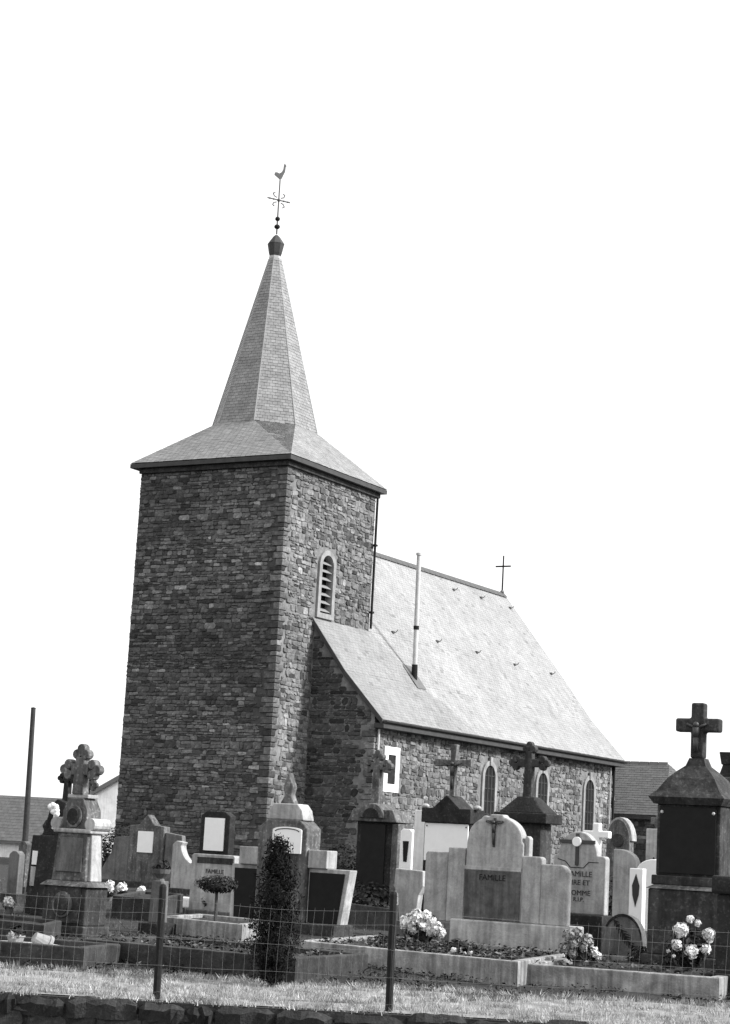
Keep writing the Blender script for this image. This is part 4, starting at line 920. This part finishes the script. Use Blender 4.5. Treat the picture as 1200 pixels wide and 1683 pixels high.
potted('row of white flowers in front of the dark pediment tomb', 612, 1492, .05, .10, .12, [(600, 1478, 5), (606, 1467, 7), (616, 1464, 8), (625, 1468, 8), (611, 1475, 6), (634, 1451, 6), (591, 1480, 5), (585, 1484, 4)], .25, leaves=160)
potted('single white rose in front of the pediment tomb', 612, 1470, .05, .05, .08, [(612, 1436, 4)], .3, leaves=160, flat=1.2)
potted('small white chrysanthemum, leftmost of three behind the pedestal tomb', 180, 1478, .02, .06, .08, [(180, 1455, 7), (181, 1462, 6)], .09, leaves=60)
potted('small white chrysanthemum, middle of three behind the pedestal tomb', 200, 1478, .02, .06, .08, [(200, 1460, 7)], .09, leaves=60)
potted('small white chrysanthemum, next to the urn pedestal', 232, 1480, .02, .06, .08, [(232, 1464, 7), (237, 1487, 7), (230, 1489, 5)], .09, leaves=60)
potted('grey flowers in a round pot at the lower left corner', 25, 1552, .14, .10, .10, [(24, 1540, 7), (29, 1538, 6), (20, 1536, 5)], .10, 'petal2', 'clay', tone=1.5, leaves=60)
potted('white flower at the left edge beside the small plot', 14, 1498, .02, .08, .08, [(13, 1482, 7), (19, 1486, 5)], .10, leaves=80)
potted('low bed of pale flowers at the foot of the broad white headstone', 350, 1500, .05, .08, .08, [(335, 1480, 4), (344, 1486, 4), (362, 1488, 5), (372, 1482, 4), (367, 1494, 4)], .28, 'petal2', tone=1.6, leaves=220, flat=.4)
potted('pale flowers on the plaque headstone below the tower', 247, 1448, .0, .10, .14, [(238, 1424, 4), (245, 1421, 5), (253, 1420, 5), (258, 1424, 4)], .35, 'petal2', tone=1.6, leaves=160, flat=.8)
p = on_ground(66, 1558, .12); t = thing('tipped_pot', 'clay flower pot lying on its side at the lower left', 'pot', p, .5)
s = MB().lathe([(.06, 0), (.10, .16), (.115, .16), (.115, .2), (.09, .2), (.05, .04)], 14).build('pot', 'clay', t); s.rotation_euler = (0, math.radians(118), 0); s.location = (-.08, 0, .12)
# white marble slab lying on the plot
p = on_ground(303, 1484, .1); t = thing('white_slab', 'bright white marble slab lying low in front of the concave headstone', 'slab', p, GROT)
MB().box(-.42, .42, -.1, .25, -.08, .10).build('slab', 'white', t, bevel=.02); MB().box(.10, .36, .02, .2, .10, .19).build('cushion', 'white', t, bevel=.03)

# conifer in front of the stepped tomb
p = on_ground(445, 1624, 0); t = thing('conifer', 'dark slender young conifer in front of the stepped tomb', 'tree', p)
MB().tube((0, 0, -.1), (.02, 0, 1.25), .028, .008, 8).build('trunk', 'bark', t)
s = MB()
for k in range(640):
    z_ = .04 + 1.36 * (k / 640) ** 1.05; rad = (.31 * min(1, .35 + z_ * 2.2)) * (1 - (z_ / 1.5) ** 2.6) + .03; a = random.uniform(0, 6.28); rr_ = rad * random.uniform(.55, 1.05)
    a0 = Vector((.01, 0, z_)); tip = Vector((math.cos(a) * rr_, math.sin(a) * rr_, z_ + random.uniform(.05, .2)))
    for q in range(22):
        tq = random.uniform(.2, 1); c_ = a0.lerp(tip, tq) + Vector((random.gauss(0, .022), random.gauss(0, .022), random.gauss(0, .03)))
        s.leaf(c_, Vector((math.cos(a), math.sin(a), random.uniform(-.3, .5))) + Vector((random.gauss(0, .6), random.gauss(0, .6), 0)), random.uniform(.009, .018), 3.4, random.uniform(.3, .9))
s.build('crown', 'leaf', t)
# standard bush before the white headstone
p = on_ground(354, 1531, .05); t = thing('standard_bush', 'small flat-topped bush on a bare stem before the broad white headstone', 'bush', p)
MB().tube((0, 0, -.1), (-.02, 0, .64), .03, .02, 7).build('stem', 'bark', t)
s = MB()
for k in range(1100):
    v = Vector((random.gauss(0, 1), random.gauss(0, 1), random.gauss(0, 1))).normalized() * random.uniform(.2, 1) ** .5
    s.leaf((v.x * .33 - .02, v.y * .25, .66 + v.z * .13), v + Vector((0, 0, .5)), random.uniform(.02, .04), 1.8, random.uniform(.6, 1.6))
s.build('crown', 'leaf', t)
def shrub(label, px, dist, h, r, n=900, mt='leaf', lift=0):
    p = at_depth(px, dist); t = thing('shrub', label, 'bush', p); s = MB()
    for k in range(6): a = k * 1.05; MB_ = s.tube((0, 0, -.05), (math.cos(a) * r * .5, math.sin(a) * r * .5, h * .6), .015, .008, 5, .6)
    for k in range(n):
        v = Vector((random.gauss(0, 1), random.gauss(0, 1), random.gauss(0, 1))).normalized() * random.uniform(.15, 1) ** .5
        bump_ = 1 + .25 * noise.noise(v * 2 + Vector((px, 0, 0))); s.leaf((v.x * r * bump_, v.y * r * bump_, h * .52 + v.z * h * .5 * bump_), v + Vector((0, 0, .4)), random.uniform(.03, .06), 1.7, random.uniform(.5, 1.7))
    s.build('leaves', mt, t); return t
shrub('dark clipped bush left of the tower foot behind the pedestal tomb', 186, 48, 1.35, .95, 2400)
shrub('dark bush in the corner between tower and nave', 575, 48, 1.3, .9, 1300)
shrub('dark low bush at the foot of the pediment tomb', 600, 34, .7, .55, 800)
shrub('dark bush between white cross and half-arched headstone', 1000, 36, 1.0, .5, 700)
shrub('dark low bush right of the palm slab at the foot of the large tomb', 1062, 25.6, .32, .26, 500)

# strip of dead grass under the blades
s = MB(); n1_, n2_ = 60, 18
for j in range(n2_ + 1):
    for i in range(n1_ + 1):
        x_, y_ = -9 + 18 * i / n1_, 18.66 + 2.7 * j / n2_; s.v.append((x_, y_, gz(y_) + .006 + .03 * max(0, noise.noise(Vector((x_ * 1.6, y_ * 2, 5)))) * (1 if 0 < j < n2_ else 0) - (.04 if j == n2_ else 0)))
for j in range(n2_):
    for i in range(n1_): s.f.append((j * (n1_ + 1) + i, j * (n1_ + 1) + i + 1, (j + 1) * (n1_ + 1) + i + 1, (j + 1) * (n1_ + 1) + i)); s.t.append(.55)
struct(s.build('grass_verge', 'verge', smooth=True))
# grass
def grass(name, label, x0, x1, y0, y1, n, hmin, hmax, mt, lo, hi, dens=None, lift=0):
    s = MB()
    for k in range(n):
        x_, y_ = random.uniform(x0, x1), random.uniform(y0, y1)
        if dens and random.random() > dens(x_, y_): continue
        h = random.uniform(hmin, hmax); a = random.uniform(0, 6.28); w_ = random.uniform(.004, .009); ln = random.uniform(.2, 1.6) * h; b_ = random.uniform(0, 6.28)
        z_ = gz(y_) - .01 + lift; dx, dy = math.cos(a) * w_, math.sin(a) * w_
        s.add([(x_ - dx, y_ - dy, z_), (x_ + dx, y_ + dy, z_), (x_ + math.cos(b_) * ln, y_ + math.sin(b_) * ln, z_ + h)], [(0, 1, 2)], random.uniform(lo, hi))
    o = s.build(name, mt); tag(o, label, 'grass', kind='stuff'); return o
def dn(x_, y_):
    v = .5 + .9 * noise.noise(Vector((x_ * 1.3, y_ * 2.2, 0))) + .35 * noise.noise(Vector((x_ * 5, y_ * 7, 4)))
    return min(1, max(.03, v * 1.3 + .05))
sg = MB()
for k in range(7200):                                     # tufts of dead grass, thick and pale in patches
    tx, ty = random.uniform(-5.6, 5.8), 18.60 + 3.0 * random.random() ** 1.1
    if random.random() > dn(tx, ty): continue
    tone = random.uniform(.35, 1.5); th_ = random.uniform(.025, .085); la = random.uniform(0, 6.28); lean = random.uniform(.2, 1.2)
    for q in range(18):
        x_, y_ = tx + random.gauss(0, .035), max(18.53, ty + random.gauss(0, .035)); h = th_ * random.uniform(.5, 1.2); a = random.uniform(0, 6.28); w_ = random.uniform(.003, .007)
        z_ = gz(y_) - .015; b_ = la + random.gauss(0, .9); ln = h * lean * random.uniform(.3, 1.4); dx, dy = math.cos(a) * w_, math.sin(a) * w_
        sg.add([(x_ - dx, y_ - dy, z_), (x_ + dx, y_ + dy, z_), (x_ + math.cos(b_) * ln, y_ + math.sin(b_) * ln, z_ + h)], [(0, 1, 2)], tone * random.uniform(.75, 1.2))
tag(sg.build('dry_grass', 'straw'), 'pale dry grass strip between the roadside wall and the kerbed plots', 'grass', kind='stuff')
grass('ground_cover', 'short rough grass between the graves', -9, 12, 22.6, 46, 40000, .02, .07, 'straw', .08, .5, lambda x_, y_: .5 + .8 * noise.noise(Vector((x_ * .6, y_ * .6, 9))))

wd_ = MB()
for k in range(16000):
    x_, y_ = random.uniform(-6, 6.5), random.uniform(21.3, 27)
    if noise.noise(Vector((x_ * 1.1, y_ * 1.1, 2))) < -.2: continue
    wd_.leaf((x_, y_, gz(y_) + random.uniform(0, .06)), (random.gauss(0, .6), random.gauss(0, .6), 1), random.uniform(.012, .035), 2.0, random.choice((.5, .8, 1.2, 2, 4)))
tag(wd_.build('weeds', 'leaf'), 'dark low weeds growing around the grave kerbs', 'weeds', kind='stuff')

# ------------------------------------------------------------------ beyond the churchyard
p = at_depth(40, 80); q = CAM + ray(55, 1164) * (80 / ray(55, 1164).y); pl = thing('utility_pole', 'tall dark wooden pole leaning slightly at the left', 'pole', p)
MB().tube((0, 0, -.5), (q.x - p.x, 0, q.z - p.z), .13, .095, 12).build('post', 'pole', pl); MB().lathe([(.11, 0), (.10, .03), (.0, .06)], 12).build('cap', 'pole', pl, loc=(q.x - p.x, 0, q.z - p.z - .01))
def house(name, label, px, dist, wd, dp_, eave, ridge, rot, chim=True, wallm='render_'):
    p = at_depth(px, dist); t = thing(name, label, 'house', p, rot)
    b = MB().prism([(-wd / 2, -.5), (wd / 2, -.5), (wd / 2, eave), (0, ridge), (-wd / 2, eave)], 0, dp_); wl_ = b.build('wall', wallm, t)
    ov = .35; sl_ = (ridge - eave) / (wd / 2); r = MB()
    for sx in (-1, 1): r.prism([(0, ridge + .02), (0, ridge + .16), (sx * (wd / 2 + ov), eave - sl_ * ov + .16), (sx * (wd / 2 + ov), eave - sl_ * ov + .02)][::sx], -.3, dp_ + .3)
    rf_ = r.build('roof', 'deck', t); s = MB()
    E0, E1 = wd / 2 + ov, eave - sl_ * ov + .16
    slates(s, (E0, -.3, E1), (E0, dp_ + .3, E1), (0, dp_ + .3, ridge + .16), (0, -.3, ridge + .16), .3, .3, seed=2); slates(s, (-E0, dp_ + .3, E1), (-E0, -.3, E1), (0, -.3, ridge + .16), (0, dp_ + .3, ridge + .16), .3, .3, seed=4)
    o = s.build('tiles', 'rooft', rf_); o['kind'] = 'stuff'
    for sx in (-1, 1): MB().prism([(0, ridge - .02), (0, ridge + .18), (sx * E0, E1 + .02), (sx * E0, E1 - .18)][::sx], -.34, -.305).build('barge_board', 'deck', rf_)
    if chim: MB().box(-.35, .35, dp_ * .8, dp_ * .8 + .6, ridge - .4, ridge + .95).build('chimney', 'grey', rf_)
    for sx in (-1, 1):
        w_ = MB().box(sx * wd * .22 - .5, sx * wd * .22 + .5, -.03, .0, 1.0, 2.3).build('window', 'render_', wl_); MB().box(sx * wd * .22 - .42, sx * wd * .22 + .42, -.035, -.031, 1.08, 2.22).build('pane', 'glass', w_)
    return t
h1 = house('house', 'white gabled house with pale barge board just left of the tower', 285, 84, 7.5, 9, 2.75, 5.2, .12, False)
h2 = house('house', 'low house with grey slate roof and chimney at the left edge, behind the pole', 84, 118, 7, 15, 2.3, 4.7, math.pi / 2 - .12)

# bare tree beyond the right edge
p = at_depth(1206, 44); t = thing('bare_tree', 'thin bare tree with fine twigs at the right edge', 'tree', p); tk = MB(); tw_ = MB()
def grow(mb, a, d, ln, r, lv):
    b = a + d * ln; (tk if lv == 0 else tw_).tube(a, b, r, r * .65, 6)
    if lv < 5:
        for k in range(3 if lv else 4):
            v = (d + Vector((random.gauss(0, .42), random.gauss(0, .42), random.gauss(.1, .25)))).normalized(); grow(mb, a.lerp(b, random.uniform(.55, 1)), v, ln * random.uniform(.6, .8), r * .55, lv + 1)
grow(None, Vector((0, 0, -.1)), Vector((0, 0, 1)), 1.5, .05, 0)
tk.build('trunk', 'bark', t); tw_.build('crown', 'bark', t)
